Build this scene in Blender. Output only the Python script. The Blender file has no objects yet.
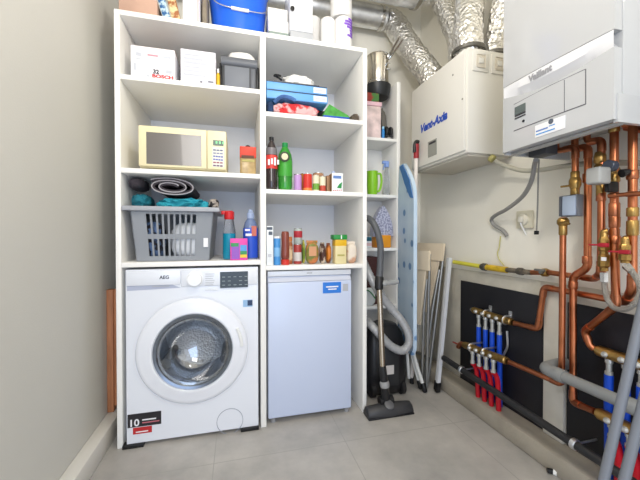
import bpy, bmesh, math, random
from mathutils import Vector, Matrix, noise, Euler
R = math.radians
sc = bpy.context.scene
COL = sc.collection

# ------------------------------------------------------------------ camera, world, lights, exposure
CAM = Vector((0, 0, 0.985)); YAW = R(14.54); PITCH = R(-0.716)
cam = bpy.data.cameras.new('camera'); camo = bpy.data.objects.new('camera', cam); COL.objects.link(camo)
cam.sensor_width = 36; cam.lens = 18; cam.clip_start = 0.02
camo.location = CAM; camo.rotation_euler = (R(90) + PITCH, 0, -YAW)
sc.camera = camo
sc.view_settings.view_transform = 'Standard'; sc.view_settings.look = 'None'
sc.view_settings.gamma = 1; sc.view_settings.use_curve_mapping = False
sc.view_settings.exposure = 0.1
w = bpy.data.worlds.new('world'); sc.world = w; w.use_nodes = True
w.node_tree.nodes['Background'].inputs[0].default_value = (.90, .94, 1.0, 1)
w.node_tree.nodes['Background'].inputs[1].default_value = 1.5
def light(name, typ, loc, energy, color, size=.1, sy=None, target=None):
    l = bpy.data.lights.new(name, typ); o = bpy.data.objects.new(name, l); COL.objects.link(o)
    l.energy = energy; l.color = color; o.location = loc
    if typ == 'AREA':
        l.size = size
        if sy: l.shape = 'RECTANGLE'; l.size_y = sy
        o.rotation_euler = (Vector(target) - Vector(loc)).to_track_quat('-Z', 'Y').to_euler()
    else:
        l.shadow_soft_size = size
    return o
light('room_lamp', 'POINT', (.20, .74, 2.12), 20, (1.0, .95, .87), .06)
light('front_fill', 'AREA', (-.3, -1.0, 2.0), 20, (1.0, .96, .91), .9, .8, (1.0, 1.7, 1.2))  # added fill behind the camera, lifts the shelf interiors and right wall
light('door_daylight', 'AREA', (-.2, -1.3, .7), 15, (.46, .65, 1.0), 1.0, 1.6, (-.1, 1.6, .45))

# ------------------------------------------------------------------ helpers
FW = Vector((math.sin(YAW)*math.cos(PITCH), math.cos(YAW)*math.cos(PITCH), math.sin(PITCH)))
RT = Vector((math.cos(YAW), -math.sin(YAW), 0)); UPV = RT.cross(FW)
def W(px, py, X=None, Y=None, Z=None):
    """point of the place seen at a spot of the photo, on a given real plane"""
    d = FW + RT*((px-320)/320) + UPV*((240-py)/320)
    if X is not None: t = (X-CAM.x)/d.x
    elif Y is not None: t = (Y-CAM.y)/d.y
    else: t = (Z-CAM.z)/d.z
    return CAM + d*t
def lin(c):
    c = c/255
    return c/12.92 if c <= .04045 else ((c+.055)/1.055)**2.4
MATS = {}
def M(name, rgb, rough=.5, metal=0, bump=0, bscale=60, var=0, vscale=6, trans=0, coat=0, emit=0, vor=False, stretch=None, rgb2=None, alpha=1, ior=1.45):
    if name in MATS: return MATS[name]
    m = bpy.data.materials.new(name); m.use_nodes = True
    n = m.node_tree.nodes; L = m.node_tree.links; b = n['Principled BSDF']
    col = tuple(lin(c) for c in rgb) + (1,)
    b.inputs['Base Color'].default_value = col
    b.inputs['Roughness'].default_value = rough; b.inputs['Metallic'].default_value = metal
    b.inputs['Transmission Weight'].default_value = trans; b.inputs['Coat Weight'].default_value = coat
    b.inputs['Alpha'].default_value = alpha; b.inputs['IOR'].default_value = ior
    if emit:
        b.inputs['Emission Color'].default_value = col; b.inputs['Emission Strength'].default_value = emit
    if var or bump or rgb2:
        tc = n.new('ShaderNodeTexCoord'); mp = n.new('ShaderNodeMapping')
        L.new(tc.outputs['Object'], mp.inputs[0])
        if stretch: mp.inputs['Scale'].default_value = stretch
    if var or rgb2:
        nz = n.new('ShaderNodeTexNoise'); nz.inputs['Scale'].default_value = vscale; nz.inputs['Detail'].default_value = 6
        L.new(mp.outputs[0], nz.inputs['Vector'])
        cr = n.new('ShaderNodeValToRGB'); cr.color_ramp.elements[0].position = .3; cr.color_ramp.elements[1].position = .7
        if rgb2:
            c1 = tuple(lin(c) for c in rgb2) + (1,); c0 = col
            cr.color_ramp.elements[0].position = .46; cr.color_ramp.elements[1].position = .54
        else:
            c0 = tuple(min(1, c*(1-var)) for c in col[:3]) + (1,); c1 = tuple(min(1, c*(1+var)) for c in col[:3]) + (1,)
        cr.color_ramp.elements[0].color = c0; cr.color_ramp.elements[1].color = c1
        L.new(nz.outputs[0], cr.inputs[0]); L.new(cr.outputs[0], b.inputs['Base Color'])
    if bump:
        if vor:
            t = n.new('ShaderNodeTexVoronoi'); t.inputs['Scale'].default_value = bscale
        else:
            t = n.new('ShaderNodeTexNoise'); t.inputs['Scale'].default_value = bscale; t.inputs['Detail'].default_value = 4
        L.new(mp.outputs[0], t.inputs['Vector'])
        bp = n.new('ShaderNodeBump'); bp.inputs['Strength'].default_value = bump; bp.inputs['Distance'].default_value = .01
        L.new(t.outputs[0], bp.inputs['Height']); L.new(bp.outputs[0], b.inputs['Normal'])
    MATS[name] = m
    return m

class MB:
    """collects shapes (in world coordinates) that become ONE mesh object"""
    def __init__(s): s.v = []; s.f = []; s.mi = []; s.cur = 0
    def mat(s, i): s.cur = i; return s
    def add(s, vs, fs):
        o = len(s.v); s.v += [Vector(v) for v in vs]
        for f in fs: s.f.append([i+o for i in f]); s.mi.append(s.cur)
        return s
    def bm(s, b, mx=None):
        b.verts.index_update(); 
        s.add([(mx @ v.co) if mx else v.co.copy() for v in b.verts], [[v.index for v in f.verts] for f in b.faces]); b.free(); return s
    def box(s, lo, hi, bev=0, seg=2, mx=None):
        lo, hi = Vector(lo), Vector(hi); b = bmesh.new()
        bmesh.ops.create_cube(b, size=1)
        for v in b.verts: v.co = Vector([(lo[i]+hi[i])/2 + v.co[i]*(hi[i]-lo[i]) for i in range(3)])
        if bev: bmesh.ops.bevel(b, geom=b.edges[:], offset=bev, segments=seg, profile=.5, affect='EDGES')
        return s.bm(b, mx)
    def hexa(s, p):   # 8 points: bottom 4 (ccw) then top 4
        return s.add(p, [(3,2,1,0),(4,5,6,7),(0,1,5,4),(1,2,6,5),(2,3,7,6),(3,0,4,7)])
    def lathe(s, prof, c=(0,0,0), seg=24, mx=None, cap=True):
        """profile [(r,z)...] turned about z at c; mx is applied before moving to c"""
        c = Vector(c); vs = []; fs = []; n = len(prof)
        for r, z in prof:
            for k in range(seg):
                a = 2*math.pi*k/seg; p = Vector((r*math.cos(a), r*math.sin(a), z))
                vs.append((mx @ p if mx else p) + c)
        for i in range(n-1):
            for k in range(seg):
                k2 = (k+1) % seg; fs.append((i*seg+k, i*seg+k2, (i+1)*seg+k2, (i+1)*seg+k))
        if cap:
            fs.append(tuple(range(seg-1, -1, -1))); fs.append(tuple((n-1)*seg+k for k in range(seg)))
        return s.add(vs, fs)
    def cyl(s, p0, p1, r0, r1=None, seg=16):
        p0, p1 = Vector(p0), Vector(p1); r1 = r0 if r1 is None else r1
        q = (p1-p0).to_track_quat('Z', 'Y').to_matrix()
        return s.lathe([(r0, 0), (r1, (p1-p0).length)], p0, seg, q)
    def turned(s, p0, p1, prof, seg=16):   # lathe along p0->p1 ; profile z in 0..1
        p0, p1 = Vector(p0), Vector(p1); l = (p1-p0).length
        q = (p1-p0).to_track_quat('Z', 'Y').to_matrix()
        return s.lathe([(r, z*l) for r, z in prof], p0, seg, q)
    def tube(s, pts, r, seg=12, sm=0, rf=None):
        pts = [Vector(p) for p in pts]
        if sm: pts = smooth(pts, sm)
        n = len(pts); T = []
        for i in range(n): T.append((pts[min(i+1, n-1)] - pts[max(i-1, 0)]).normalized())
        a = Vector((0, 0, 1)) if abs(T[0].z) < .9 else Vector((1, 0, 0))
        N = (a - T[0]*a.dot(T[0])).normalized(); vs = []; fs = []
        for i in range(n):
            N = (N - T[i]*N.dot(T[i])).normalized(); B = T[i].cross(N)
            for k in range(seg):
                ang = 2*math.pi*k/seg; rr = r if rf is None else rf(i, k, n)
                vs.append(pts[i] + (N*math.cos(ang) + B*math.sin(ang))*rr)
        for i in range(n-1):
            for k in range(seg):
                k2 = (k+1) % seg; fs.append((i*seg+k, i*seg+k2, (i+1)*seg+k2, (i+1)*seg+k))
        fs.append(tuple(range(seg-1, -1, -1))); fs.append(tuple((n-1)*seg+k for k in range(seg)))
        return s.add(vs, fs)
    def prism(s, poly, d):   # closed polygon of 3D points, extruded by vector d
        n = len(poly); d = Vector(d); P = [Vector(p) for p in poly]
        return s.add(P + [p+d for p in P], [tuple(range(n-1, -1, -1)), tuple(range(n, 2*n))] + [(i, (i+1) % n, n+(i+1) % n, n+i) for i in range(n)])
    def blob(s, c, rad, amp=.15, fq=6, seed=0, sub=4, flat=None, fold=1.0, mx=None):
        b = bmesh.new(); bmesh.ops.create_icosphere(b, subdivisions=sub, radius=1)
        c = Vector(c); o = Vector((seed*3.7, seed*1.3, seed*2.1))
        for v in b.verts:
            p = v.co.copy(); q = Vector((math.copysign(abs(p[i])**.72, p[i]) for i in range(3)))
            nn = noise.noise(p*fq*.35+o)*.6 + (1-2*abs(noise.noise(p*fq*.6+o*2)))*.4*fold
            q = Vector((q[i]*rad[i] for i in range(3))) * (1+amp*nn)
            if mx: q = mx @ q
            q += c
            if flat is not None and q.z < flat: q.z = flat
            v.co = q
        return s.bm(b)
def smooth(pts, n):
    out = []; m = len(pts)
    for i in range(m-1):
        p0, p1, p2, p3 = pts[max(i-1, 0)], pts[i], pts[i+1], pts[min(i+2, m-1)]
        for k in range(n):
            t = k/n
            out.append(.5*((2*p1) + (p2-p0)*t + (2*p0-5*p1+4*p2-p3)*t*t + (3*p1-p0-3*p2+p3)*t**3))
    return out + [pts[-1]]
def bend(pts, r, n=5):
    """polyline with its inner corners rounded by radius r"""
    pts = [Vector(p) for p in pts]; out = [pts[0]]
    for i in range(1, len(pts)-1):
        a, b, c = pts[i-1], pts[i], pts[i+1]
        rr = min(r, (a-b).length*.49, (c-b).length*.49)
        s, e = b + (a-b).normalized()*rr, b + (c-b).normalized()*rr
        for k in range(n+1):
            t = k/n; out.append(s*(1-t)**2 + b*2*t*(1-t) + e*t*t)
    return out + [pts[-1]]

def tag(o, label=None, cat=None, group=None, kind=None):
    if label: o['label'] = label
    if cat: o['category'] = cat
    if group: o['group'] = group
    if kind: o['kind'] = kind
    return o
def thing(name, label, cat, loc, group=None):
    o = bpy.data.objects.new(name, None); COL.objects.link(o); o.location = loc; o.empty_display_size = .05
    return tag(o, label, cat, group)
def root(o):
    while o.parent: o = o.parent
    return o
def part(mb, name, mats, parent=None, label=None, sharp=35, org=None):
    me = bpy.data.meshes.new(name)
    off = root(parent).location.copy() if parent else (Vector(org) if org is not None else Vector((0, 0, 0)))
    me.from_pydata([v-off for v in mb.v], [], mb.f)
    if not isinstance(mats, (list, tuple)): mats = [mats]
    for m in mats: me.materials.append(m)
    me.polygons.foreach_set('material_index', mb.mi)
    b = bmesh.new(); b.from_mesh(me); bmesh.ops.recalc_face_normals(b, faces=b.faces[:]); b.to_mesh(me); b.free()
    me.polygons.foreach_set('use_smooth', [True]*len(me.polygons))
    me.set_sharp_from_angle(angle=R(sharp)); me.update()
    o = bpy.data.objects.new(name, me); COL.objects.link(o)
    if parent: o.parent = parent
    else: o.location = off
    if label: o['label'] = label
    return o
def solo(mb, name, mats, label, cat, group=None, kind=None, sharp=35):
    xs = [v.x for v in mb.v]; ys = [v.y for v in mb.v]; zs = [v.z for v in mb.v]
    o = part(mb, name, mats, sharp=sharp, org=((min(xs)+max(xs))/2, (min(ys)+max(ys))/2, min(zs)))
    return tag(o, label, cat, group, kind)
def struct(mb, name, mats, sharp=35):
    o = part(mb, name, mats, sharp=sharp); o['kind'] = 'structure'; return o
def text(name, s, size, loc, xdir, ydir, m, parent, bold=0, shear=0, width=None, align='LEFT', sx=1):
    """lettering with its baseline start at loc, running along xdir"""
    cu = bpy.data.curves.new(name, 'FONT'); cu.body = s; cu.size = size; cu.extrude = .0004; cu.offset = bold; cu.shear = shear; cu.align_x = align
    cu.resolution_u = 3
    t = bpy.data.objects.new(name, cu); COL.objects.link(t)
    dg = bpy.context.evaluated_depsgraph_get(); me = bpy.data.meshes.new_from_object(t.evaluated_get(dg))
    bpy.data.objects.remove(t); bpy.data.curves.remove(cu)
    x = Vector(xdir).normalized(); y = Vector(ydir).normalized(); z = x.cross(y)
    if width:
        wd = max(v.co.x for v in me.vertices) - min(v.co.x for v in me.vertices); sx = width/wd
    off = Vector(loc) - root(parent).location
    for v in me.vertices: v.co = off + x*v.co.x*sx + y*v.co.y + z*v.co.z
    me.materials.clear(); me.materials.append(m); me.name = name
    o = bpy.data.objects.new(name, me); COL.objects.link(o); o.parent = parent
    return o
XD, YD, ZD = Vector((1, 0, 0)), Vector((0, 1, 0)), Vector((0, 0, 1))

# ------------------------------------------------------------------ common materials
white_lam = M('white_laminate', (245, 243, 238), .42, bump=.02, bscale=300)
enamel = M('white_enamel', (228, 231, 238), .22, coat=.3)
enamel_b = M('white_boiler_enamel', (188, 189, 190), .2, coat=.4)
wht = M('white_plastic', (238, 238, 236), .4)
blk = M('black_plastic', (22, 22, 24), .45)
dgrey = M('dark_grey_plastic', (62, 64, 68), .5)
grey = M('grey_plastic', (128, 132, 138), .5)
copper = M('copper', (198, 122, 84), .3, metal=1, var=.22, vscale=14)
copper_d = M('copper_fitting', (186, 116, 82), .34, metal=1, var=.3, vscale=25)
brass = M('brass', (176, 142, 84), .34, metal=1, var=.25, vscale=30)
steel = M('steel', (200, 198, 194), .22, metal=1)
chrome = M('chrome', (215, 215, 215), .1, metal=1)
foil = M('foil', (238, 236, 232), .33, metal=1, bump=.9, bscale=55, vor=True)
galv = M('galvanised_steel', (222, 223, 224), .42, metal=1, var=.12, vscale=20)
paper = M('white_paper', (238, 237, 240), .7)
red = M('red_print', (190, 40, 42), .5)
blueprint = M('blue_print', (40, 90, 190), .5)
text_grey = M('text_grey', (120, 120, 125), .5)
# ------------------------------------------------------------------ the room
def tile_mat():
    m = bpy.data.materials.new('floor_tile'); m.use_nodes = True
    n = m.node_tree.nodes; L = m.node_tree.links; b = n['Principled BSDF']; b.inputs['Roughness'].default_value = .38
    tc = n.new('ShaderNodeTexCoord'); mp = n.new('ShaderNodeMapping'); mp.inputs['Location'].default_value = (.10, -.244, 0)
    L.new(tc.outputs['Object'], mp.inputs[0])
    br = n.new('ShaderNodeTexBrick'); br.offset = 0; br.inputs['Scale'].default_value = 1; br.inputs['Mortar Size'].default_value = .0022
    br.inputs['Brick Width'].default_value = .6; br.inputs['Row Height'].default_value = .6; br.inputs['Mortar Smooth'].default_value = .3
    L.new(mp.outputs[0], br.inputs['Vector'])
    nz = n.new('ShaderNodeTexNoise'); nz.inputs['Scale'].default_value = 3.2; nz.inputs['Detail'].default_value = 9; nz.inputs['Roughness'].default_value = .62
    L.new(tc.outputs['Object'], nz.inputs['Vector'])
    cr = n.new('ShaderNodeValToRGB'); e = cr.color_ramp.elements
    e[0].position = .3; e[0].color = (lin(156), lin(153), lin(149), 1); e[1].position = .72; e[1].color = (lin(196), lin(191), lin(184), 1)
    L.new(nz.outputs[0], cr.inputs[0])
    L.new(cr.outputs[0], br.inputs['Color1']); L.new(cr.outputs[0], br.inputs['Color2'])
    br.inputs['Mortar'].default_value = (lin(160), lin(157), lin(151), 1)
    L.new(br.outputs[0], b.inputs['Base Color'])
    bp = n.new('ShaderNodeBump'); bp.inputs['Strength'].default_value = .08; L.new(nz.outputs[0], bp.inputs['Height']); L.new(bp.outputs[0], b.inputs['Normal'])
    return m
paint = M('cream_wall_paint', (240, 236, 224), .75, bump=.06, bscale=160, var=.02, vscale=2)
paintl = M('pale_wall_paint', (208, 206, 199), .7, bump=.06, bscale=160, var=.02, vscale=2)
plaster = M('raw_grey_plaster', (200, 195, 182), .85, bump=.25, bscale=40, var=.12, vscale=9)
concrete = M('concrete_screed', (172, 164, 150), .85, bump=.25, bscale=60, var=.14, vscale=7)
struct(MB().box((-.75, -1.6, -.06), (1.5, 2.34, 0)), 'floor', tile_mat())
struct(MB().box((-.75, -1.6, 2.75), (1.5, 2.34, 2.83)), 'ceiling', paint)
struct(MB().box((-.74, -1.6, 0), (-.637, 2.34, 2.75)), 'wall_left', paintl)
struct(MB().box((1.38, -1.6, 0), (1.5, 2.34, 2.75)), 'wall_right', paint)
struct(MB().box((-.637, 2.22, 0), (1.38, 2.34, 2.75)), 'wall_back', paint)
struct(MB().box((-.637, -1.6, 0), (-.578, 2.22, .093), .006), 'baseboard_left', M('baseboard_paint', (226, 223, 216), .55))
# low screed kerb along the right wall and a rough unpainted band of plaster above it
struct(MB().box((1.26, -1.6, 0), (1.38, 2.22, .088), .012), 'trim_1', concrete)
struct(MB().box((1.374, -1.6, .088), (1.38, 2.05, .775), .002), 'trim_2', plaster)

# ------------------------------------------------------------------ main shelving unit
SY = 1.655; SB = 2.21
su = thing('shelving_unit', 'tall white two-column shelving unit built over the washing machine and the fridge', 'shelving', (.077, 1.93, 0))
for x0, x1 in ((-.539, -.516), (.116, .144), (.675, .698)):
    part(MB().box((x0, SY, 0), (x1, SB, 1.996), .0015), 'side_panel', white_lam, su)
part(MB().box((-.539, SY, 1.996), (.698, SB, 2.019), .0015), 'top_panel', white_lam, su)
part(MB().box((-.516, SB-.008, .80), (.675, SB, 1.996)), 'back_panel', M('back_panel_white', (245, 246, 250), .5), su)
LZ = [1.728, 1.300, .862]; RZ = [1.621, 1.2256, .831]
for z in LZ: part(MB().box((-.516, SY+.001, z-.023), (.116, SB-.008, z), .0015), 'shelf', white_lam, su)
for z in RZ: part(MB().box((.144, SY+.001, z-.023), (.675, SB-.008, z), .0015), 'shelf', white_lam, su)

# narrow unit, shallower, standing back beside it
NY = 1.97; NX0, NX1 = .702, 1.073
nu = thing('narrow_shelving_unit', 'narrow white shelving unit standing back behind the vacuum cleaner', 'shelving', (.888, 2.09, 0))
for x0, x1 in ((NX0, NX0+.018), (NX1-.025, NX1)):
    part(MB().box((x0, NY, 0), (x1, SB, 2.025), .0015), 'side_panel', white_lam, nu)
part(MB().box((NX0+.018, SB-.006, 0), (NX1-.025, SB, 2.025)), 'back_panel', white_lam, nu)
NZ = [1.64, 1.262, .905, .517, .12]
for z in NZ: part(MB().box((NX0+.018, NY+.001, z-.02), (NX1-.025, SB-.006, z), .0015), 'shelf', white_lam, nu)

# ------------------------------------------------------------------ washing machine
def glass_mat():
    m = bpy.data.materials.new('door_glass'); m.use_nodes = True; n = m.node_tree.nodes; L = m.node_tree.links
    n.remove(n['Principled BSDF']); o = n['Material Output']
    t = n.new('ShaderNodeBsdfTransparent'); t.inputs[0].default_value = (.74, .77, .80, 1)
    g = n.new('ShaderNodeBsdfGlossy'); g.inputs['Roughness'].default_value = .03
    mx = n.new('ShaderNodeMixShader'); mx.inputs[0].default_value = .24
    L.new(t.outputs[0], mx.inputs[1]); L.new(g.outputs[0], mx.inputs[2]); L.new(mx.outputs[0], o.inputs[0]); return m
wm = thing('washing_machine', 'white front-loading washing machine standing under the left column of shelves', 'washing machine', (-.198, 1.94, 0))
X0, X1, Z0, Z1, YF, YB = -.498, .103, .017, .828, 1.652, 2.19
dc = Vector((-.204, YF, .428)); HR = .192
def holed_body(mb):
    n = 64; inner = []; outer = []
    for k in range(n):
        a = 2*math.pi*k/n; dx, dz = math.cos(a), math.sin(a)
        inner.append(Vector((dc.x+HR*dx, YF, dc.z+HR*dz)))
        t = min((X1-dc.x)/dx if dx > 1e-6 else 9, (X0-dc.x)/dx if dx < -1e-6 else 9, (Z1-dc.z)/dz if dz > 1e-6 else 9, (Z0-dc.z)/dz if dz < -1e-6 else 9)
        outer.append(Vector((dc.x+t*dx, YF, dc.z+t*dz)))
    cs = [Vector((X0, YF, Z0)), Vector((X1, YF, Z0)), Vector((X1, YF, Z1)), Vector((X0, YF, Z1))]
    for c in cs:   # pull the closest border point into each corner
        k = min(range(n), key=lambda i: (outer[i]-c).length); outer[k] = c
    back = [Vector((c.x, YB, c.z)) for c in cs]
    mb.add(inner+outer, [(k, (k+1) % n, n+(k+1) % n, n+k) for k in range(n)])
    mb.add(cs+back, [(0, 1, 5, 4), (1, 2, 6, 5), (2, 3, 7, 6), (3, 0, 4, 7), (4, 5, 6, 7)])
    return mb
part(holed_body(MB()), 'body', enamel, wm)
DM = Matrix.Rotation(R(90), 3, 'X')   # lathe axis z -> -y (towards the room)
part(MB().lathe([(.188, .02), (.188, -.30), (.05, -.32), (.0, -.32)], dc+Vector((0, .02, 0)), 48, DM, cap=False), 'drum', M('drum_steel', (196, 200, 206), .28, metal=1, bump=.5, bscale=90, vor=True), wm)
for k in range(3):
    rb = MB(); a = R(90+120*k); c = dc + Vector((.165*math.cos(a), .20, .165*math.sin(a)))
    rb.cyl(c+Vector((0, -.12, 0)), c+Vector((0, .12, 0)), .026, .02)
    part(rb, 'drum_paddle', grey, wm)
part(MB().lathe([(.19, -.03), (.165, -.03), (.160, -.005), (.172, .012), (.192, .012)], dc, 48, DM, cap=False), 'door_gasket', M('gasket_rubber', (88, 92, 98), .55), wm)
dr = part(MB().lathe([(.180, .013), (.186, .019), (.196, .020), (.215, .013), (.236, .012), (.250, .009), (.256, .003), (.257, 0), (.19, 0), (.180, .013)], dc, 72, DM, cap=False), 'door', M('door_white', (232, 234, 240), .25, coat=.3), wm)
part(MB().lathe([(.181, .0145), (.179, .020), (.166, .017), (.158, .008), (.160, .0), (.181, .0)], dc, 64, DM, cap=False), 'door_rim', M('smoked_rim', (112, 118, 126), .15, metal=.7), dr, 'smoke grey glass rim')
part(MB().lathe([(.162, .012), (.15, .010), (.142, -.01), (.125, -.05), (.095, -.085), (.05, -.1), (.0, -.103)], dc, 64, DM, cap=False), 'door_glass', glass_mat(), dr, 'dark clear glass bowl')
part(MB().lathe([(.268, .0), (.268, .0022), (.260, .0022), (.260, 0)], dc, 72, DM, cap=False), 'door_recess', M('recess_white', (222, 224, 230), .3), wm)
ha = [dc + Vector((.225*math.cos(R(a)), -.016, .225*math.sin(R(a)))) for a in range(2, 29, 3)]
part(MB().tube(ha, .008, 8), 'door_handle', wht, dr)
zs = .731
dw = part(MB().box((X0+.004, YF-.006, zs+.022), (-.262, YF+.002, Z1-.006), .003), 'detergent_drawer', enamel, wm)
part(MB().prism([(X0+.006, YF-.001, zs+.022), (-.30, YF-.001, zs+.022), (-.262, YF-.001, zs+.006), (X0+.006, YF-.001, zs)], (0, .002, 0)), 'drawer_grip', M('shadow_lilac', (176, 182, 202), .4), dw, 'flat grip strip with recess shade painted lilac grey')  # flat strip, shade of the finger scoop put into its lilac colour
part(MB().box((-.259, YF-.006, zs+.010), (X1-.003, YF+.002, Z1-.006), .003), 'control_panel', enamel, wm)
kc = W(195, 279, Y=YF-.006)
part(MB().turned(kc, kc+Vector((0, -.022, 0)), [(.039, 0), (.039, .25), (.033, .35), (.031, 1), (0, 1)], 32), 'programme_dial', M('dial_white', (240, 241, 243), .3), wm)
a, b_ = W(220, 272, Y=YF-.007), W(248, 287, Y=YF-.007)
ds = part(MB().box((a.x, YF-.0075, b_.z), (b_.x, YF-.005, a.z)), 'display', M('display_dark', (44, 52, 56), .25), wm, 'dark control display')
dt = MB()
for i in range(5):
    for j in range(3):
        if (i, j) not in ((2, 1),): dt.box((a.x+.01+i*.027, YF-.0082, b_.z+.012+j*.02), (a.x+.024+i*.027, YF-.007, b_.z+.0155+j*.02))
part(dt, 'display_marks', M('display_grey', (140, 150, 150), .4), ds)
kb = MB()
for i in range(5):
    c = W(206.5+i*2.6, 289.5, Y=YF-.006); kb.box(c-Vector((.005, .0035, .003)), c+Vector((.005, 0, .003)), .001)
part(kb, 'button_row', M('button_white', (226, 228, 232), .35), wm)
pl = MB()
for j in range(6):
    c = W(207, 274+j*2.2, Y=YF-.006); pl.box(c+Vector((-.008, -.0015, -.0012)), c+Vector((.035*(1-.1*(j % 3)), 0, .0012)))
part(pl, 'programme_list', M('light_grey_print', (176, 178, 184), .5), wm)
text('lettering', 'AEG', .022, W(159.5, 279, Y=YF-.0066), XD, ZD, M('logo_dark', (70, 74, 84), .4), wm, bold=.0006)
a_ = W(152, 287, Y=YF-.0066); part(MB().box((a_.x, YF-.0068, a_.z), (a_.x+.075, YF-.0058, a_.z+.004)), 'small_print', M('light_grey_print', (176, 178, 184), .5), wm)
e0, e1 = W(243, 300, Y=YF), W(252.5, 306.5, Y=YF)
st = part(MB().box((e0.x, YF-.0012, e1.z), (e1.x, YF, e0.z)), 'energy_sticker', M('pale_blue_print', (150, 186, 222), .5), wm, 'small blue sticker')
part(MB().box((e0.x+.022, YF-.0018, e1.z+.006), (e1.x, YF-.001, e0.z-.002)), 'print', M('navy_print', (40, 60, 96), .5), st)
s0, s1 = W(127.5, 414.2, Y=YF), W(161.3, 424, Y=YF)
bs = part(MB().box((s0.x, YF-.0015, s1.z+.002), (s1.x, YF, s0.z-.003)), 'sticker', M('sticker_black', (38, 36, 40), .4), wm, 'black guarantee sticker')
text('lettering', '10', .046, (s0.x+.004, YF-.002, s1.z+.007), XD, ZD, paper, bs, bold=.001)
part(MB().box((s0.x+.062, YF-.002, s1.z+.029), (s1.x-.022, YF-.0012, s1.z+.035)), 'print', paper, bs)
part(MB().box((s0.x+.062, YF-.002, s1.z+.016), (s1.x-.008, YF-.0012, s1.z+.021)), 'print', M('rose_print', (200, 110, 120), .5), bs)
s0, s1 = W(133, 428.5, Y=YF), W(152, 431.5, Y=YF)
rs = part(MB().box((s0.x, YF-.0015, s1.z-.002), (s1.x, YF, s0.z+.002)), 'sticker', red, wm, 'red guarantee sticker')
part(MB().box((s0.x+.012, YF-.002, s1.z+.005), (s1.x-.016, YF-.0012, s1.z+.010)), 'print', paper, rs)
fc = W(230, 421, Y=YF)
part(MB().lathe([(.064, .0), (.064, .002), (.0615, .002), (.0615, 0)], Vector((fc.x, YF, fc.z)), 48, DM, cap=False), 'filter_cover', M('seam_grey', (150, 156, 168), .4), wm)
for x in (X0+.03, X1-.03):
    for y in (YF+.05, YB-.06):
        part(MB().cyl((x, y, .0), (x, y, Z0+.004), .022), 'foot', blk, wm)
for x, lb in ((-.46, 'black anti-vibration pad under the left front corner of the washing machine'), (.07, 'black anti-vibration pad under the right front corner of the washing machine')):
    solo(MB().box((x-.055, YF-.012, 0), (x+.035, YF+.024, .0162), .002), 'anti_vibration_pad', blk, lb, 'pad', 'pads under the washing machine')

# ------------------------------------------------------------------ fridge
fr = thing('fridge', 'white under-counter fridge with a plain door and a blue sticker', 'fridge', (.382, 1.95, 0))
FY = 1.668; a, b_ = .154, .614
part(MB().box((a, FY+.045, .03), (b_, 2.17, .80), .004), 'cabinet', enamel, fr)
part(MB().box((a, FY+.012, .772), (b_, FY+.05, .80), .003), 'top_trim', enamel, fr)
fd = part(MB().box((a+.001, FY, .030), (b_-.001, FY+.042, .742), .006, 3).box((a+.001, FY+.022, .742), (b_-.001, FY+.042, .77), .002), 'door', M('fridge_white', (198, 208, 231), .3, coat=.2), fr)
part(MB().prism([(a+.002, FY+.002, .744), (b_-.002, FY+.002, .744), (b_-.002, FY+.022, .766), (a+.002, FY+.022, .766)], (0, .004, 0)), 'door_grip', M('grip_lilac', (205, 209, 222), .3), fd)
q0, q1 = W(322.8, 282.5, Y=FY), W(341, 292.6, Y=FY)
fs = part(MB().box((q0.x, FY-.0012, q1.z), (q1.x, FY, q0.z)), 'sticker', M('sticker_blue', (44, 122, 214), .4), fd, 'blue sticker')
part(MB().box((q0.x+.018, FY-.0017, q0.z-.028), (q1.x-.016, FY-.001, q0.z-.021)).box((q0.x+.03, FY-.0017, q0.z-.041), (q1.x-.026, FY-.001, q0.z-.035)), 'print', paper, fs)
q2 = W(348, 292, Y=FY)
part(MB().box((q1.x+.01, FY-.0012, q1.z+.008), (q2.x, FY, q0.z-.012)), 'label_print', M('light_grey_print', (176, 178, 184), .5), fd)
part(MB().box((.362, FY+.0112, .783), (.392, FY+.0125, .789)), 'badge', M('light_grey_print', (176, 178, 184), .5), fr)
for x in (a+.03, b_-.02):
    for y in (FY+.03, 2.13): part(MB().cyl((x, y, 0), (x, y, .034), .014), 'foot', M('foot_grey', (150, 150, 152), .5), fr)

# ------------------------------------------------------------------ wooden plank by the shelving
solo(MB().box((-.636, 1.82, .0936), (-.607, 1.86, .714), .002).box((-.6075, 1.832, .12), (-.594, 1.858, .714), .002), 'wooden_plank', M('pine', (178, 118, 80), .6, var=.22, vscale=4, stretch=(14, 14, 1.2)),
     'short upright brown wooden plank between the left wall and the shelving', 'plank')
# ------------------------------------------------------------------ things on the shelves
def span(p0, p1, py, Y):
    """x range, height of a thing whose front stands on plane Y"""
    a, b = W(p0, py, Y=Y), W(p1, py, Y=Y)
    return a.x, b.x, W((p0+p1)/2, py, Y=Y).z
def pbox(p0, p1, py, z0, Y, dep, bev=.002):
    x0, x1, z1 = span(p0, p1, py, Y)
    return MB().box((x0, Y, z0), (x1, Y+dep, z1), bev), Vector(((x0+x1)/2, Y+dep/2, z0)), x0, x1, z1
def patch(mb, p0, p1, y0, y1, Y, t=.0012):
    a, b = W(p0, y0, Y=Y), W(p1, y1, Y=Y)
    return mb.box((a.x, Y-t, b.z), (b.x, Y+.0003, a.z))
def P(name, parent, m, p0, p1, y0, y1, Y, lb=None): return part(patch(MB(), p0, p1, y0, y1, Y), name, m, parent, lb)
TZ = 2.0198; EPS = .0008
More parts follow.
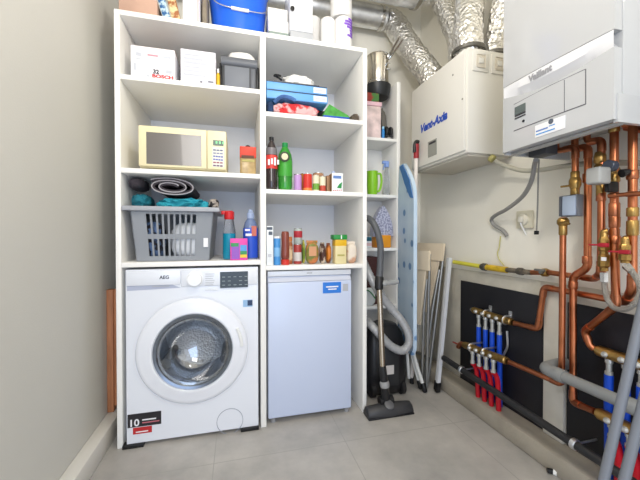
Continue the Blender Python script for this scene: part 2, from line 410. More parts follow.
# --- on top of the unit
mb, c, x0, x1, z1 = pbox(118.5, 157, -3, TZ, 1.675, .34)
cb = thing('cardboard_box', 'pinkish brown cardboard box at the left end on top of the shelving', 'box', c)
part(mb, 'carton', M('kraft_card', (196, 160, 140), .8, var=.12, vscale=7), cb)
part(MB().box((x0+.005, 1.6745, TZ+.075), (x1-.06, 1.676, TZ+.105)), 'tape', M('tape_brown', (176, 138, 112), .4), cb)
def book(p0, p1, Y, h, tilt, m1, lab, mprint):
    a, b = W(p0, 18, Y=Y), W(p1, 18, Y=Y); th = b.x-a.x; o = Vector((a.x, Y, TZ))
    mx = Matrix.Translation(o) @ Matrix.Rotation(-tilt, 4, 'Y')
    # tilted block, lowered corner resting on the panel
    t = thing('book', lab, 'book', o, 'books on top of the shelving')
    lift = Matrix.Translation((0, 0, 0))
    part(MB().box((0, 0, 0), (th, .16, h), .002, mx=mx @ lift), 'cover', m1, t)
    part(MB().box((.003, .01, .003), (th-.003, .162, h+.0008), mx=mx), 'pages', paper, t)
    return t
book(164, 171.5, 1.69, .22, R(16), M('blue_pattern', (40, 96, 150), .45, rgb2=(190, 214, 226), vscale=42), 'blue and white patterned book leaning on the cardboard box', None)
book(172.5, 181, 1.685, .21, R(13), M('cream_pattern', (226, 206, 156), .5, rgb2=(160, 96, 50), vscale=26), 'cream book with brown blotches leaning beside the blue book', None)
mb, c, x0, x1, z1 = pbox(182.5, 199.3, -25, TZ, 1.685, .2)
bx = thing('box', 'tall plain white box between the books and the blue bucket', 'box', c)
part(mb, 'carton', paper, bx); part(MB().box((x1-.012, 1.684, TZ+.004), (x1-.002, 1.686, z1)), 'edge_print', M('pink_print', (226, 190, 190), .6), bx)
part(MB().box((x0+.012, 1.684, TZ+.03), (x0+.06, 1.6852, TZ+.09)), 'label', M('pale_print', (222, 220, 226), .6), bx)
x0, x1, z1 = span(200, 209.5, 0, 1.72)
solo(MB().blob(((x0+x1)/2-.001, 1.77, TZ+.1), (.0175, .05, .1), .12, 5, 3, 4, flat=TZ), 'cloth_bag', M('taupe_cloth', (142, 130, 112), .9, var=.2, vscale=20), 'taupe cloth bag squeezed between the tall white box and blue bucket', 'bag')
# bucket
x0, x1, z1 = span(212.5, 263.5, 28, 1.80); r = (x1-x0)/2*.97; bc = Vector(((x0+x1)/2, 1.665+r, TZ))
bu = thing('bucket', 'blue plastic bucket on top of the shelving', 'bucket', bc)
bluep = M('blue_bucket', (18, 98, 224), .3, coat=.2)
part(MB().lathe([(0, .004), (r-.004, .0), (r, .004), (r*1.2, .27), (r*1.24, .272), (r*1.24, .285), (r*1.17, .285), (r*.97, .008), (0, .008)], bc, 48, cap=False), 'shell', bluep, bu)
hp = [bc+Vector((-r*1.2, -.03, .22)), bc+Vector((-r*.75, -r*1.02, .135)), bc+Vector((0, -r*1.22, .105)), bc+Vector((r*.75, -r*1.02, .085)), bc+Vector((r*1.2, -.03, .10))]
hp = [W(207, -14, Y=1.76), W(215, 1, Y=1.675), W(231, 7.6, Y=1.656), W(249, 11.2, Y=1.656), W(262, 13.2, Y=1.68), W(266.3, 12, Y=1.75)]
hd = part(MB().tube(hp, .0026, 8, sm=6), 'handle', steel, bu)
part(MB().tube([W(231.3, 7.8, Y=1.655), W(240, 9.7, Y=1.653), W(248.8, 11.2, Y=1.655)], .008, 10, sm=3), 'grip', wht, hd)
# stacked white cartons
mb, c, x0, x1, z1 = pbox(269, 289, 32.3, TZ, 1.70, .17, .003)
tub = thing('storage_tub', 'shallow clear greenish plastic tub under two small white boxes', 'tub', c)
part(mb, 'tub_body', M('clear_green', (200, 216, 208), .15, trans=.5), tub); part(MB().box((x0-.002, 1.698, z1-.004), (x1+.002, 1.872, z1)), 'rim', M('clear_green', (200, 216, 208), .15), tub)
zt = z1
for i, (py, lb) in enumerate(((20.6, 'lower small white box on the clear tub on top of the shelving'), (8.5, 'upper small white box stacked on another on top of the shelving'))):
    mb, c, x0, x1, z1 = pbox(268.5 - i*.5, 288.5 - i, py, zt+.0005, 1.702, .16)
    b = thing('box', lb, 'box', c, 'small white boxes on the clear tub')
    part(mb, 'carton', M('warm_white_paper', (236, 232, 226), .7), b)
    f = MB()
    for k in range(3): f.box((x0+.012+k*.033, 1.7012, c.z+.012), (x0+.014+k*.033, 1.7022, z1-.01))
    part(f, 'print', M('beige_print', (206, 196, 186), .6), b); zt = z1
solo(MB().box((W(265.4, 20, Y=1.90).x, 1.90, TZ), (W(268.4, 20, Y=1.90).x, 1.98, TZ+.13), .004), 'black_case', blk, 'slim black case standing between the blue bucket and small white boxes', 'case')
mb, c, x0, x1, z1 = pbox(290.5, 313, 31.8, TZ, 1.675, .2)
gb = solo(mb, 'grey_box', M('grey_card', (176, 178, 182), .6), 'low grey box under the white metal cabinet on top of the shelving', 'box')
zt = z1
mb, c, x0, x1, z1 = pbox(290, 312.8, -22, zt+.0005, 1.672, .2, .004)
cabt = thing('metal_cabinet', 'small white wall-style cabinet with a black knob standing on a low grey box', 'cabinet', c)
part(mb, 'body', M('cabinet_white', (226, 228, 232), .35), cabt)
part(MB().box((x0+.006, 1.668, zt+.006), (x1-.003, 1.673, z1-.004), .002), 'door', M('cabinet_white', (226, 228, 232), .35), cabt)
kc = W(292.2, 9.5, Y=1.667); part(MB().turned(kc, kc+Vector((0, -.014, 0)), [(.006, 0), (.011, .4), (.011, .9), (.004, 1)]), 'knob', blk, cabt)
# kitchen roll pack
kr = thing('kitchen_roll_pack', 'plastic-wrapped pack of white kitchen rolls with purple print', 'kitchen rolls', (W(335, 40, Y=1.74).x, 1.74, TZ))
rollm = M('tissue', (240, 238, 236), .85, bump=.2, bscale=120)
for p0, p1, py, Y in ((313.6, 321.8, 14, 1.885), (322.4, 336.8, 14.5, 1.725), (337.4, 354.6, 13.5, 1.72)):
    x0, x1, z1 = span(p0, p1, py, Y); rr = .042 if p0 < 320 else (x1-x0)/2; xc = x1-rr
    part(MB().lathe([(.012, 0), (rr-.006, 0), (rr, .006), (rr, z1-TZ-.014), (rr-.012, z1-TZ-.002), (.014, z1-TZ), (.012, 0)], (xc, Y+rr, TZ), 28, cap=False), 'roll', rollm, kr)
x0, x1, z1 = span(334, 355, -20, 1.735); rr = (x1-x0)/2; zb = W(345, 13.5, Y=1.735).z
part(MB().lathe([(.012, 0), (rr-.006, 0), (rr, .006), (rr, .2), (rr-.01, .21), (.012, .21), (.012, 0)], ((x0+x1)/2, 1.735+rr, zb), 28, cap=False), 'roll', rollm, kr)
x0, x1, z1 = span(337.4, 354.6, 13.5, 1.72); rr = (x1-x0)/2
f = MB()
for j in range(7):
    z = W(352, 39-j*2.7, Y=1.74).z
    a0 = -82 + 22*math.sin(j*1.1); a1 = -20
    vs = []; cx, cy = (x0+x1)/2, 1.72+rr
    pts = [Vector((cx+(rr+.0012)*math.cos(R(a)), cy+(rr+.0012)*math.sin(R(a)), 0)) for a in range(int(a0), a1, 6)]
    hgt = .013
    n = len(pts); f.add([p+Vector((0, 0, z)) for p in pts]+[p+Vector((0, 0, z+hgt)) for p in pts], [(i, i+1, n+i+1, n+i) for i in range(n-1)])
part(f, 'purple_print', M('purple_print', (140, 96, 206), .5), kr, 'purple printed patch')

# --- left column, upper shelf
z0 = LZ[0]+EPS
mb, c, x0, x1, z1 = pbox(130.5, 174.5, 47.5, z0, 1.668, .18)
b1 = thing('product_box', 'white printed tool box with black and red lettering on the left upper shelf', 'box', c)
part(mb, 'carton', paper, b1)
part(MB().box((x0-.0006, 1.672, z1), (x1+.0006, 1.85, z1+.002)), 'lid', M('kraft_card', (196, 160, 140), .8, var=.12, vscale=7), b1, 'brown card top')
text('lettering', 'BOSCH', .022, W(152, 77.2, Y=1.6672), XD, ZD, M('red_soft_print', (206, 70, 70), .6), b1, bold=.001, width=.092)
text('lettering', '32', .026, W(153, 73.2, Y=1.6672), XD, ZD, M('ink', (50, 50, 54), .5), b1, bold=.001)
for p in ((136, 141, 52, 56), (136, 142, 58, 59.5), (134, 136, 63, 70), (143.5, 144.5, 62, 72), (163, 171, 56, 59), (166, 172, 70, 74), (147, 149, 74.5, 77.5)): P('print', b1, M('pale_grey_print', (196, 198, 206), .6), *p, 1.668)
P('print', b1, M('rose_print2', (206, 150, 160), .6), 147.5, 158, 54, 57, 1.668)
mb, c, x0, x1, z1 = pbox(180.5, 215.5, 50.5, z0, 1.668, .16)
b2 = thing('product_box', 'white box with faint grey lines and circle left of the grey caddy', 'box', c)
part(mb, 'carton', M('lilac_paper', (230, 228, 236), .7), b2)
f = MB()
for k in range(6): patch(f, 184, 200+3*(k % 3), 54.5+k*4, 55.2+k*4, 1.668)
part(f, 'print', M('pale_grey_print', (196, 198, 206), .6), b2)
cc = W(210.5, 68, Y=1.667); part(MB().cyl(cc, cc+Vector((0, .001, 0)), .025, seg=28), 'print', M('grey_circle', (204, 203, 208), .6), b2)
f = MB(); patch(f, 200, 202.5, 81, 83, 1.668); patch(f, 208, 213.5, 81, 83.2, 1.668); part(f, 'print', M('dark_print', (120, 120, 130), .6), b2)
mb, c, x0, x1, z1 = pbox(222, 256.5, 66, z0, 1.675, .2, .006)
cd = thing('recycling_caddy', 'dark grey plastic caddy with a rounded lid next to the divider', 'caddy', c)
part(mb, 'body', dgrey, cd)
part(MB().box((x0+.012, 1.671, z0+.004), (x1-.036, 1.677, z1-.006), .003), 'front_panel', M('caddy_grey', (112, 116, 124), .5), cd)
f = part(MB().box((x1-.030, 1.672, z0+.004), (x1-.006, 1.677, z1-.006), .003), 'front_panel', M('caddy_grey2', (92, 95, 102), .5), cd)
zl = W(239, 62, Y=1.68).z
part(MB().cyl((x0-.004, 1.70, zl), (x1+.004, 1.70, zl), .027, seg=24).box((x0-.004, 1.70, zl-.024), (x1+.004, 1.88, zl+.024), .004), 'lid', M('caddy_lid', (96, 99, 106), .45), cd)
part(MB().box((x0-.014, 1.70, z0), (x0, 1.86, zl-.005), .003), 'side_grip', blk, cd); part(MB().box((x1, 1.70, z0), (x1+.012, 1.86, zl-.005), .003), 'side_grip', blk, cd)
ztop = zl+.025
a, b_, zz = span(227, 257, 44, 1.72)
solo(MB().blob(((a+b_)/2, 1.79, ztop+.026), ((b_-a)/2*.93, .07, .036), .1, 4, 5, 4, flat=ztop), 'cloth', M('white_cloth', (232, 230, 224), .9), 'crumpled white cloth lying on the dark grey caddy', 'cloth')
a = W(218.3, 70, Y=1.70)
yb = thing('bottle', 'tiny yellow bottle between the white box and the grey caddy', 'bottle', (a.x, 1.686, z0))
part(MB().lathe([(0, 0), (.008, 0), (.009, .01), (.009, .06), (.004, .07), (0, .07)], (a.x, 1.686, z0), 14, cap=False), 'body', M('yellow_plastic', (222, 176, 40), .4), yb)
part(MB().lathe([(.005, .07), (.005, .09), (0, .09)], (a.x, 1.686, z0), 12, cap=False), 'cap', wht, yb)

# --- microwave shelf
z0 = LZ[1]+EPS; MY = 1.672
mb, c, x0, x1, z1 = pbox(139, 226.5, 128.8, z0+.008, MY, .34, .006)
mw = thing('microwave_oven', 'cream microwave oven with a grey window on the shelf above the laundry basket', 'microwave', c)
cream = M('cream_plastic', (238, 226, 184), .42)
part(mb, 'casing', cream, mw)
xd = W(207, 150, Y=MY).x
md = part(MB().box((x0+.001, MY-.016, z0+.012), (xd, MY+.001, z1-.002), .004), 'door', cream, mw)
w0, w1 = W(146.3, 134.5, Y=MY-.016), W(201.5, 166.5, Y=MY-.016)
part(MB().box((w0.x, MY-.0172, w1.z), (w1.x, MY-.015, W(174, 134.8, Y=MY).z)), 'window', M('microwave_window', (104, 99, 95), .2, coat=.6), md, 'grey glass window')
mp_ = part(MB().box((xd+.002, MY-.016, z0+.012), (x1-.001, MY+.001, z1-.002), .004), 'control_panel', cream, mw)
d0, d1 = W(213, 140, Y=MY-.017), W(223.5, 146, Y=MY-.017)
part(MB().box((d0.x, MY-.0175, d1.z), (d1.x, MY-.015, d0.z)), 'display', M('lcd_green', (22, 66, 44), .2), mp_, 'dark green display')
for k_ in range(3): part(MB().box((d0.x+.012+k_*.016, MY-.0182, d1.z+.009), (d0.x+.021+k_*.016, MY-.0174, d1.z+.021)), 'lit_digit', M('lcd_digits', (120, 205, 140), .4, emit=.4), mp_)
f = MB(); patch(f, 212.4, 224.2, 146.8, 167.4, MY-.016, .0008); part(f, 'keypad', M('keypad_white', (228, 226, 214), .5), mp_)
for j, (n, cl) in enumerate(((3, (90, 96, 130)), (3, (130, 134, 160)), (4, (90, 100, 170)), (4, (100, 110, 180)), (3, (150, 70, 90)), (3, (100, 60, 100)))):
    yy = 149.3 + j*3.1
    f = MB()
    for k in range(n): patch(f, 213.2+k*(10.2/n), 213.2+k*(10.2/n)+6.5/n+.5, yy+k*.25, yy+1.4+k*.25, MY-.0168, .0012)
    part(f, 'button_row', M('keys_%d' % j, cl, .5), mp_)
for x in (x0+.04, x1-.04): part(MB().cyl((x, MY+.04, z0), (x, MY+.04, z0+.01), .012), 'foot', blk, mw)
# red topped packet
x0, x1, z1 = span(240, 256, 146.5, 1.69); zm = W(248, 157.5, Y=1.69).z
pk = thing('food_packet', 'clear packet with a red card top standing right of the microwave', 'packet', ((x0+x1)/2, 1.72, z0))
part(MB().box((x0, 1.69, z0), (x1, 1.75, zm+.004), .01, 3), 'bag', M('amber_clear', (206, 176, 120), .2, trans=.35, var=.2, vscale=40), pk)
part(MB().box((x0-.001, 1.688, zm), (x1+.001, 1.752, z1), .003), 'header_card', M('header_red', (212, 66, 44), .5), pk, 'red card top')
f = MB(); patch(f, 241.5, 254, 155, 158.5, 1.688); part(f, 'print', M('header_print', (92, 52, 30), .5), pk)
f = MB(); patch(f, 242, 254.5, 159.5, 162, 1.689); part(f, 'label', M('olive_print', (180, 170, 96), .5), pk)
part(MB().turned(((x0+x1)/2, 1.72, z1), ((x0+x1)/2, 1.72, z1+.014), [(.012, 0), (.012, .7), (.006, 1)]), 'hanger', blk, pk)

# --- laundry basket
z0 = LZ[2]+EPS; BY = 1.672
lb = thing('laundry_basket', 'grey plastic laundry basket with slots full of washing above the washing machine', 'laundry basket', (W(170, 230, Y=1.85).x, 1.85, z0))
gb_ = M('basket_grey', (140, 144, 150), .5)
tl, trr = W(130, 212, Y=BY), W(213.5, 212, Y=BY); bl, br_ = W(135.2, 259, Y=BY), W(209, 259, Y=BY)
zt = W(170, 210.5, Y=BY).z; zb = z0+.001; DEP = .36
def bp(u, v, y):   # front face of the basket, u across, v up
    xa = bl.x + (tl.x-bl.x)*v; xb = br_.x + (trr.x-br_.x)*v
    return Vector((xa+(xb-xa)*u, y + .02*(1-v), zb+(zt-zb)*v))
us = [0]; 
for k in range(9): us += [.175+k*.0705, .175+k*.0705+.046]
us += [1]; vs_ = [0, .10, .44, .535, .93, 1]
f = MB(); th = .004
for i in range(len(us)-1):
    for j in range(5):
        if i % 2 == 1 and j in (1, 3): continue
        q = [bp(us[i], vs_[j], BY), bp(us[i+1], vs_[j], BY), bp(us[i+1], vs_[j+1], BY), bp(us[i], vs_[j+1], BY)]
        o = Vector((0, th, 0)); f.hexa([q[0], q[1], q[1]+o, q[0]+o, q[3], q[2], q[2]+o, q[3]+o])
bk = MB()
def wall(a0, a1, b0, b1, o):
    o = Vector(o); bk.hexa([a0, a1, a1+o, a0+o, b0, b1, b1+o, b0+o])
A0, A1, T0, T1 = bp(0, 0, BY), bp(1, 0, BY), bp(0, 1, BY), bp(1, 1, BY)
D = Vector((0, DEP-.04, 0)); DT = Vector((0, DEP, 0))
def hx(p): bk.hexa(p)
e = Vector((th, 0, 0))
hx([A0, A0+e, A0+D+e, A0+D, T0, T0+e, T0+DT+e, T0+DT]); hx([A1-e, A1, A1+D, A1+D-e, T1-e, T1, T1+DT, T1+DT-e])
o = Vector((0, -th, 0)); hx([A0+D+o, A1+D+o, A1+D, A0+D, T0+DT+o, T1+DT+o, T1+DT, T0+DT])
u = Vector((0, 0, th)); hx([A0, A1, A1+D, A0+D, A0+u, A1+u, A1+D+u, A0+D+u])
f.v_off = None
nb = len(f.v); f.v += bk.v; f.f += [[i+nb for i in ff] for ff in bk.f]; f.mi += bk.mi
part(f, 'tub', gb_, lb)
rim = MB(); rx0, rx1 = max(T0.x-.036, -.514), T1.x+.03; zr = zt-.004
rim.box((rx0, BY-.022, zr), (rx1, BY+.006, zr+.022), .004); rim.box((rx0, BY+DEP-.006, zr), (rx1, BY+DEP+.022, zr+.022), .004)
rim.box((rx0, BY-.02, zr), (T0.x+.006, BY+DEP+.02, zr+.022), .004); rim.box((T1.x-.006, BY-.02, zr), (rx1, BY+DEP+.02, zr+.022), .004)
part(rim, 'rim', M('rim_grey', (168, 170, 176), .45), lb)
q0, q1 = W(203.5, 238, Y=BY+.006), W(208, 247, Y=BY+.006)
part(MB().box((q0.x, BY+.003, q1.z), (q1.x, BY+.014, q0.z)), 'sticker', paper, lb)
xm = (T0.x+T1.x)/2; zi = zb+.008
teal = M('teal_cloth', (46, 160, 178), .85, var=.22, vscale=9)
def clump(nm, c, rad, m, lab, seed, amp=.22, flat=None, cat='laundry', fq=7): return solo(MB().blob(c, rad, amp, fq, seed, 4, flat), nm, m, lab, cat)
clump('white_shirt', (xm+.068, 1.76, zi+.09), (.092, .062, .09), M('white_cotton', (226, 228, 232), .9), 'white crumpled washing seen through the right slots of the basket', 4, .08, zi)
clump('dark_jumper', (xm-.106, 1.762, zi+.09), (.055, .048, .09), M('dark_cotton', (40, 38, 44), .9, rgb2=(96, 120, 160), vscale=30), 'dark blue patterned washing seen through the left slots of basket', 8, .1, zi)
tc_ = clump('teal_towel', (xm+.038, 1.815, zt+.028), (.112, .12, .038), teal, 'teal towel bulging over the rim of the laundry basket', 12, .42, zt+.0185, fq=11)
clump('teal_shirt', (-.449, 1.77, zt+.042), (.036, .10, .036), M('dark_teal_cloth', (28, 112, 128), .85, var=.3, vscale=12), 'darker teal cloth heaped at the left end of the laundry basket', 15, .26, zt+.0185, fq=10)
clump('black_sock', (W(214, 201, Y=1.75).x, 1.735, zt+.040), (.024, .04, .026), M('black_white_cloth', (34, 32, 34), .9, rgb2=(170, 160, 150), vscale=45), 'black and white cloth at the right end of the laundry basket', 21, .2, zt+.0188)
# rolled mat: a flattened spiral running back into the shelf
mc = W(171, 187, Y=1.70); mat_ = MB(); edge = []
N = 64; tn = 2.35; pts = []
for i in range(N+1):
    t = i/N; a = math.pi*.85 - t*tn*2*math.pi; rr = 1-.30*t*tn
    pts.append((.108*rr*math.cos(a), .037*rr*math.sin(a)))
o_ = []
sp = [Vector((mc.x+x+z*.5, 1.70, mc.z+z-x*.10)) for x, z in pts]
nor = []
for i in range(N+1):
    tg = (sp[min(i+1, N)]-sp[max(i-1, 0)]).normalized(); nor.append(Vector((-tg.z, 0, tg.x))*.0055)
L0 = Vector((.0, .30, .0))
pa = [p+n for p, n in zip(sp, nor)]; pb_ = [p-n for p, n in zip(sp, nor)]
vs2 = pa+pb_+[p+L0 for p in pa]+[p+L0 for p in pb_]; K = N+1; fs2 = []
for i in range(N):
    fs2 += [(i, i+1, K+i+1, K+i), (i, 2*K+i, 2*K+i+1, i+1), (K+i, K+i+1, 3*K+i+1, 3*K+i), (2*K+i, 3*K+i, 3*K+i+1, 2*K+i+1)]
for i in (0, N): fs2.append((i, K+i, 3*K+i, 2*K+i))
mat_.add(vs2, fs2)
rm = thing('rolled_mat', 'dark grey rolled mat with pale edging on top of the laundry', 'mat', (mc.x, 1.86, mc.z-.05))
part(mat_, 'mat', M('dark_rug', (66, 60, 66), .95, bump=.3, bscale=200), rm)
part(MB().tube([p+Vector((0, -.003, 0)) for p in pa], .0032, 6), 'edging', M('pale_edging', (168, 164, 168), .9), rm, 'pale stitched edge')
a = W(144, 185, Y=1.76)
clump('dark_trousers', (a.x-.028, 1.79, a.z+.002), (.034, .09, .028), M('dark_rug', (66, 60, 66), .95, bump=.3, bscale=200), 'dark folded trousers lying left of the rolled mat', 31, .12)
# bottles beside the basket
x0, x1, z1 = span(222, 236, 209, 1.705); xc = (x0+x1)/2; rr = (x1-x0)/2; yc = 1.705+rr; H = W(228, 217, Y=1.70).z-z0
rbt = thing('bottle', 'tall clear bottle of teal liquid with a red trigger top beside the basket', 'bottle', (xc, yc, z0))
fill = .62*H
part(MB().lathe([(0, .003), (rr-.004, .003), (rr-.001, .008), (rr*.93, fill), (0, fill)], (xc, yc, z0), 24, cap=False), 'liquid', M('teal_liquid', (14, 138, 168), .25), rbt)
part(MB().lathe([(rr*.955, fill), (rr*.96, fill+.002), (rr*.72, H*.9), (rr*.6, H), (0, H)], (xc, yc, z0), 24, cap=False), 'shell', M('clear_plastic', (226, 230, 236), .08, trans=.92, ior=1.2), rbt)
part(MB().lathe([(rr*.68, H*.95), (rr*.74, H*.97), (rr*.74, H+.028), (rr*.5, H+.034), (0, H+.034)], (xc, yc, z0), 24).box((xc-rr*1.15, yc-.012, z0+H+.014), (xc, yc+.012, z0+H+.034), .004), 'trigger_cap', M('cap_red', (206, 40, 44), .35), rbt, 'red cap with spout')
x0, x1, z1 = span(243.3, 258, 209, 1.73); xc = (x0+x1)/2; rr = (x1-x0)/2; yc = 1.73+.03; H = W(250, 216, Y=1.73).z-z0
def obot(mb, prof, sx, sy, c): 
    mb2 = MB().lathe(prof, (0, 0, 0), 28, cap=False)
    mb.add([Vector((v.x*sx, v.y*sy, v.z))+Vector(c) for v in mb2.v], mb2.f); return mb
dbt = thing('bottle', 'clear and blue laundry detergent bottle against the divider', 'bottle', (xc, yc, z0))
part(obot(MB(), [(0, 0), (.95, 0), (1, .01), (1, H*.72), (.8, H*.86), (.42, H*.95), (.42, H), (0, H)], rr, .03, (xc, yc, z0)), 'shell', M('pale_blue_plastic', (150, 172, 216), .15, trans=.55), dbt)
part(obot(MB(), [(1.015, H*.03), (1.03, H*.05), (1.03, H*.70), (1.015, H*.72)], rr, .03, (xc, yc, z0)), 'label', M('label_blue', (40, 84, 200), .4), dbt, 'blue label')
f = MB(); patch(f, 251.6, 256.5, 226, 236, 1.729, .002); part(f, 'print', M('orange_print', (206, 110, 90), .5), dbt)
f = MB(); patch(f, 245, 250, 229, 231, 1.729, .002); patch(f, 245.5, 252, 233.5, 236, 1.729, .002); part(f, 'print', paper, dbt)
part(obot(MB(), [(.5, H-.012), (.52, H-.01), (.52, H+.016), (.3, H+.024), (.3, H+.036), (0, H+.036)], rr, .026, (xc, yc, z0)), 'cap', M('cap_grey_blue', (160, 176, 206), .35), dbt)
mb, c, x0, x1, z1 = pbox(230.2, 247.5, 238.4, z0, 1.664, .033)
pb2 = thing('detergent_box', 'small bright pink box in front of the blue detergent bottle', 'box', c)
part(mb, 'carton', M('hot_pink', (226, 74, 168), .45), pb2)
P('print', pb2, M('violet_print', (150, 90, 190), .5), 231.5, 239.5, 243, 259, 1.664); P('print', pb2, M('green_print', (60, 150, 90), .5), 230.8, 238.5, 243, 246.5, 1.6632)
P('print', pb2, M('light_blue_print', (90, 160, 220), .5), 240.2, 246.8, 245, 251, 1.664); P('print', pb2, M('green_print', (60, 150, 90), .5), 240.2, 247, 251, 254.5, 1.664)
P('print', pb2, M('yellow_print', (236, 200, 60), .5), 240.2, 247, 254.5, 257.5, 1.664)

# --- right column, upper shelf : a pile
z0 = RZ[0]+EPS
mb, c, x0, x1, z1 = pbox(268, 327, 100.5, z0, 1.76, .30, .004)
zbk = W(297, 100.8, Y=1.69).z
solo(MB().box((x0, 1.785, z0), (x1, 2.06, zbk-.0008), .004), 'flat_case', M('black_case', (30, 32, 40), .5), 'flat black case at the bottom of the pile under the blue binders', 'case')
zt = zbk
for i, lab in enumerate(('lower of the two light blue binders lying in the pile', 'upper of the two light blue binders lying in the pile')):
    a, b_ = W(266.5, 90, Y=1.69).x, W(327.5 - i*.5, 90, Y=1.69).x
    t = thing('ring_binder', lab, 'binder', ((a+b_)/2, 1.82, zt), 'light blue binders on the right upper shelf')
    part(MB().box((a, 1.69, zt), (b_, 1.96, zt+.006), .001).box((a, 1.69, zt+.038), (b_, 1.96, zt+.044), .001).box((a, 1.688, zt+.002), (b_, 1.694, zt+.042), .001), 'cover', M('binder_blue', (104, 166, 226), .45), t)
    part(MB().box((a+.004, 1.70, zt+.006), (b_-.004, 1.955, zt+.038)), 'sheets', M('sheets', (60, 66, 80), .8), t)
    lx = W(313.5, 90, Y=1.69).x; part(MB().box((lx, 1.6868, zt+.008), (b_-.006, 1.689, zt+.036)), 'label', paper, t)
    part(MB().box((lx+.01, 1.6863, zt+.018), (b_-.014, 1.6872, zt+.026)), 'print', M('pale_grey_print', (196, 198, 206), .6), t)
    part(MB().box((a+.002, 1.6865, zt+.0405), (b_-.002, 1.6885, zt+.0445)), 'edge_strip', M('navy_edge', (40, 48, 70), .5), t, 'dark edge strip')
    zt += .0445
a, b_ = W(274, 80, Y=1.72).x, W(319.5, 80, Y=1.72).x
tr = thing('tray', 'dark grey flat tray lying on the blue binders', 'tray', ((a+b_)/2, 1.81, zt+.0005))
part(MB().box((a, 1.72, zt+.0005), (b_, 1.9, zt+.022), .004), 'tray_body', M('tray_grey', (96, 100, 108), .45), tr)
part(MB().box((W(306, 80, Y=1.72).x, 1.7185, zt+.004), (b_-.004, 1.7205, zt+.018)), 'slot', dgrey, tr)
a = W(277, 77, Y=1.76); pp = [a+Vector((-.015, 0, .004)), a+Vector((0, .01, .016)), a+Vector((.018, -.005, .006)), a+Vector((.0, -.02, .0)), a+Vector((-.01, .01, .012)), a+Vector((.03, .02, -.004))]
pp = [Vector((p.x, p.y, max(p.z, zt+.029))) for p in pp]
solo(MB().tube(pp, .0055, 8, sm=6), 'black_cable', blk, 'coiled black cable on the grey tray beside the white cloth', 'cable')
a = W(299, 74, Y=1.78); solo(MB().blob((a.x, 1.80, zt+.042), (.078, .06, .038), .35, 9, 14, 4, flat=zt+.0225), 'cloth', M('white_cloth', (232, 230, 224), .9), 'crumpled white cloth lying on the grey tray', 'cloth')
rc = W(293, 110, Y=1.70); solo(MB().blob((rc.x+.014, 1.715, z0+.034), (.116, .036, .033), .28, 9, 17, 4, flat=z0), 'red_cloth', M('red_cloth', (202, 46, 50), .85, rgb2=(222, 176, 176), vscale=20), 'red cloth with pale streaks in front of the flat black case', 'cloth')
rc = W(270.5, 108, Y=1.70); solo(MB().blob((rc.x+.0, 1.716, z0+.034), (.0165, .03, .036), .2, 8, 19, 4, flat=z0), 'navy_cloth', M('navy_cloth', (38, 60, 96), .9, var=.3, vscale=15), 'navy blue cloth beside the divider at the left of the red cloth', 'cloth')
rc = W(285, 103.5, Y=1.70); solo(MB().tube([rc+Vector((-.055, -.005, .0)), rc+Vector((-.02, -.033, .018)), rc+Vector((.02, -.036, .016)), rc+Vector((.05, -.032, .006))], .011, 10, sm=5), 'blue_sleeve', M('denim_cloth', (70, 104, 158), .9, var=.3, vscale=20), 'denim blue sleeve draped over the red cloth', 'cloth')
# green bag
v = [W(323.5, 114, Y=1.69), W(350, 115.5, Y=1.69), W(347, 113.2, Y=1.69), W(329, 104.2, Y=1.70)]
gbag = thing('bag', 'green triangular folded bag with blue and red base beside the red cloth', 'bag', ((v[0].x+v[1].x)/2, 1.72, z0))
za, zb2 = z0+.006, z0+.022
part(MB().prism([Vector((v[0].x, 1.69, zb2)), Vector((v[1].x, 1.69, zb2)), Vector((v[1].x-.012, 1.69, zb2+.012)), Vector((v[3].x, 1.69, zb2+.062)), Vector((v[0].x+.014, 1.69, zb2+.035))], (0, .07, 0)), 'green_side', M('bag_green', (70, 150, 62), .6, var=.35, vscale=30), gbag)
part(MB().box((v[0].x-.002, 1.686, za), (v[1].x-.004, 1.765, zb2), .003), 'blue_side', M('bag_blue', (34, 78, 176), .5), gbag)
part(MB().box((v[0].x+.03, 1.684, z0), (v[1].x+.004, 1.768, za), .001), 'red_base', M('bag_red', (190, 40, 40), .5), gbag)
a = W(355.5, 114, Y=1.70); solo(MB().blob((a.x-.002, 1.73, z0+.022), (.022, .05, .026), .25, 8, 23, 4, flat=z0), 'brown_cloth', M('brown_cloth', (92, 82, 72), .95), 'dark brown cloth in the right corner of the pile', 'cloth')
# --- right column, drinks shelf
z0 = RZ[1]+EPS
def lathed(name, lab, cat, p0, p1, py, Y, prof, m, group=None, extra=(), seg=28):
    """profile radius in fractions of half width, height in fractions"""
    x0, x1, z1 = span(p0, p1, py, Y); rr = (x1-x0)/2; H = z1-z0; xc = (x0+x1)/2; cc = (xc, Y+rr, z0)
    t = thing(name, lab, cat, cc, group)
    part(MB().lathe([(a*rr, b*H) for a, b in prof], cc, seg, cap=False), 'body', m, t)
    for nm, mm, pr, lb_ in extra: part(MB().lathe([(a*rr, b*H) for a, b in pr], cc, seg, cap=False), nm, mm, t, lb_)
    return t, xc, rr, H
botp = [(0, 0), (.72, 0), (.86, .03), (.98, .10), (1, .2), (.96, .3), (1, .38), (1, .66), (.9, .76), (.55, .87), (.34, .92), (.34, .95), (0, .95)]
t, xc, rr, H = lathed('drink_bottle', 'cola bottle with a red label and black cap against the divider', 'bottle', 266, 278.2, 135.5, 1.70, botp, M('cola', (46, 34, 36), .12, coat=.6), 'drink bottles on the right shelf',
    [('label', M('cola_label', (216, 62, 54), .4), [(1.02, .40), (1.03, .41), (1.03, .645), (1.02, .65)], 'red label'), ('neck_label', M('smoky', (120, 116, 120), .3), [(1.0, .66), (1.01, .665), (.9, .77), (.86, .79)], None), ('cap', blk, [(.36, .93), (.38, .935), (.38, .995), (.34, 1), (0, 1)], 'black cap')])
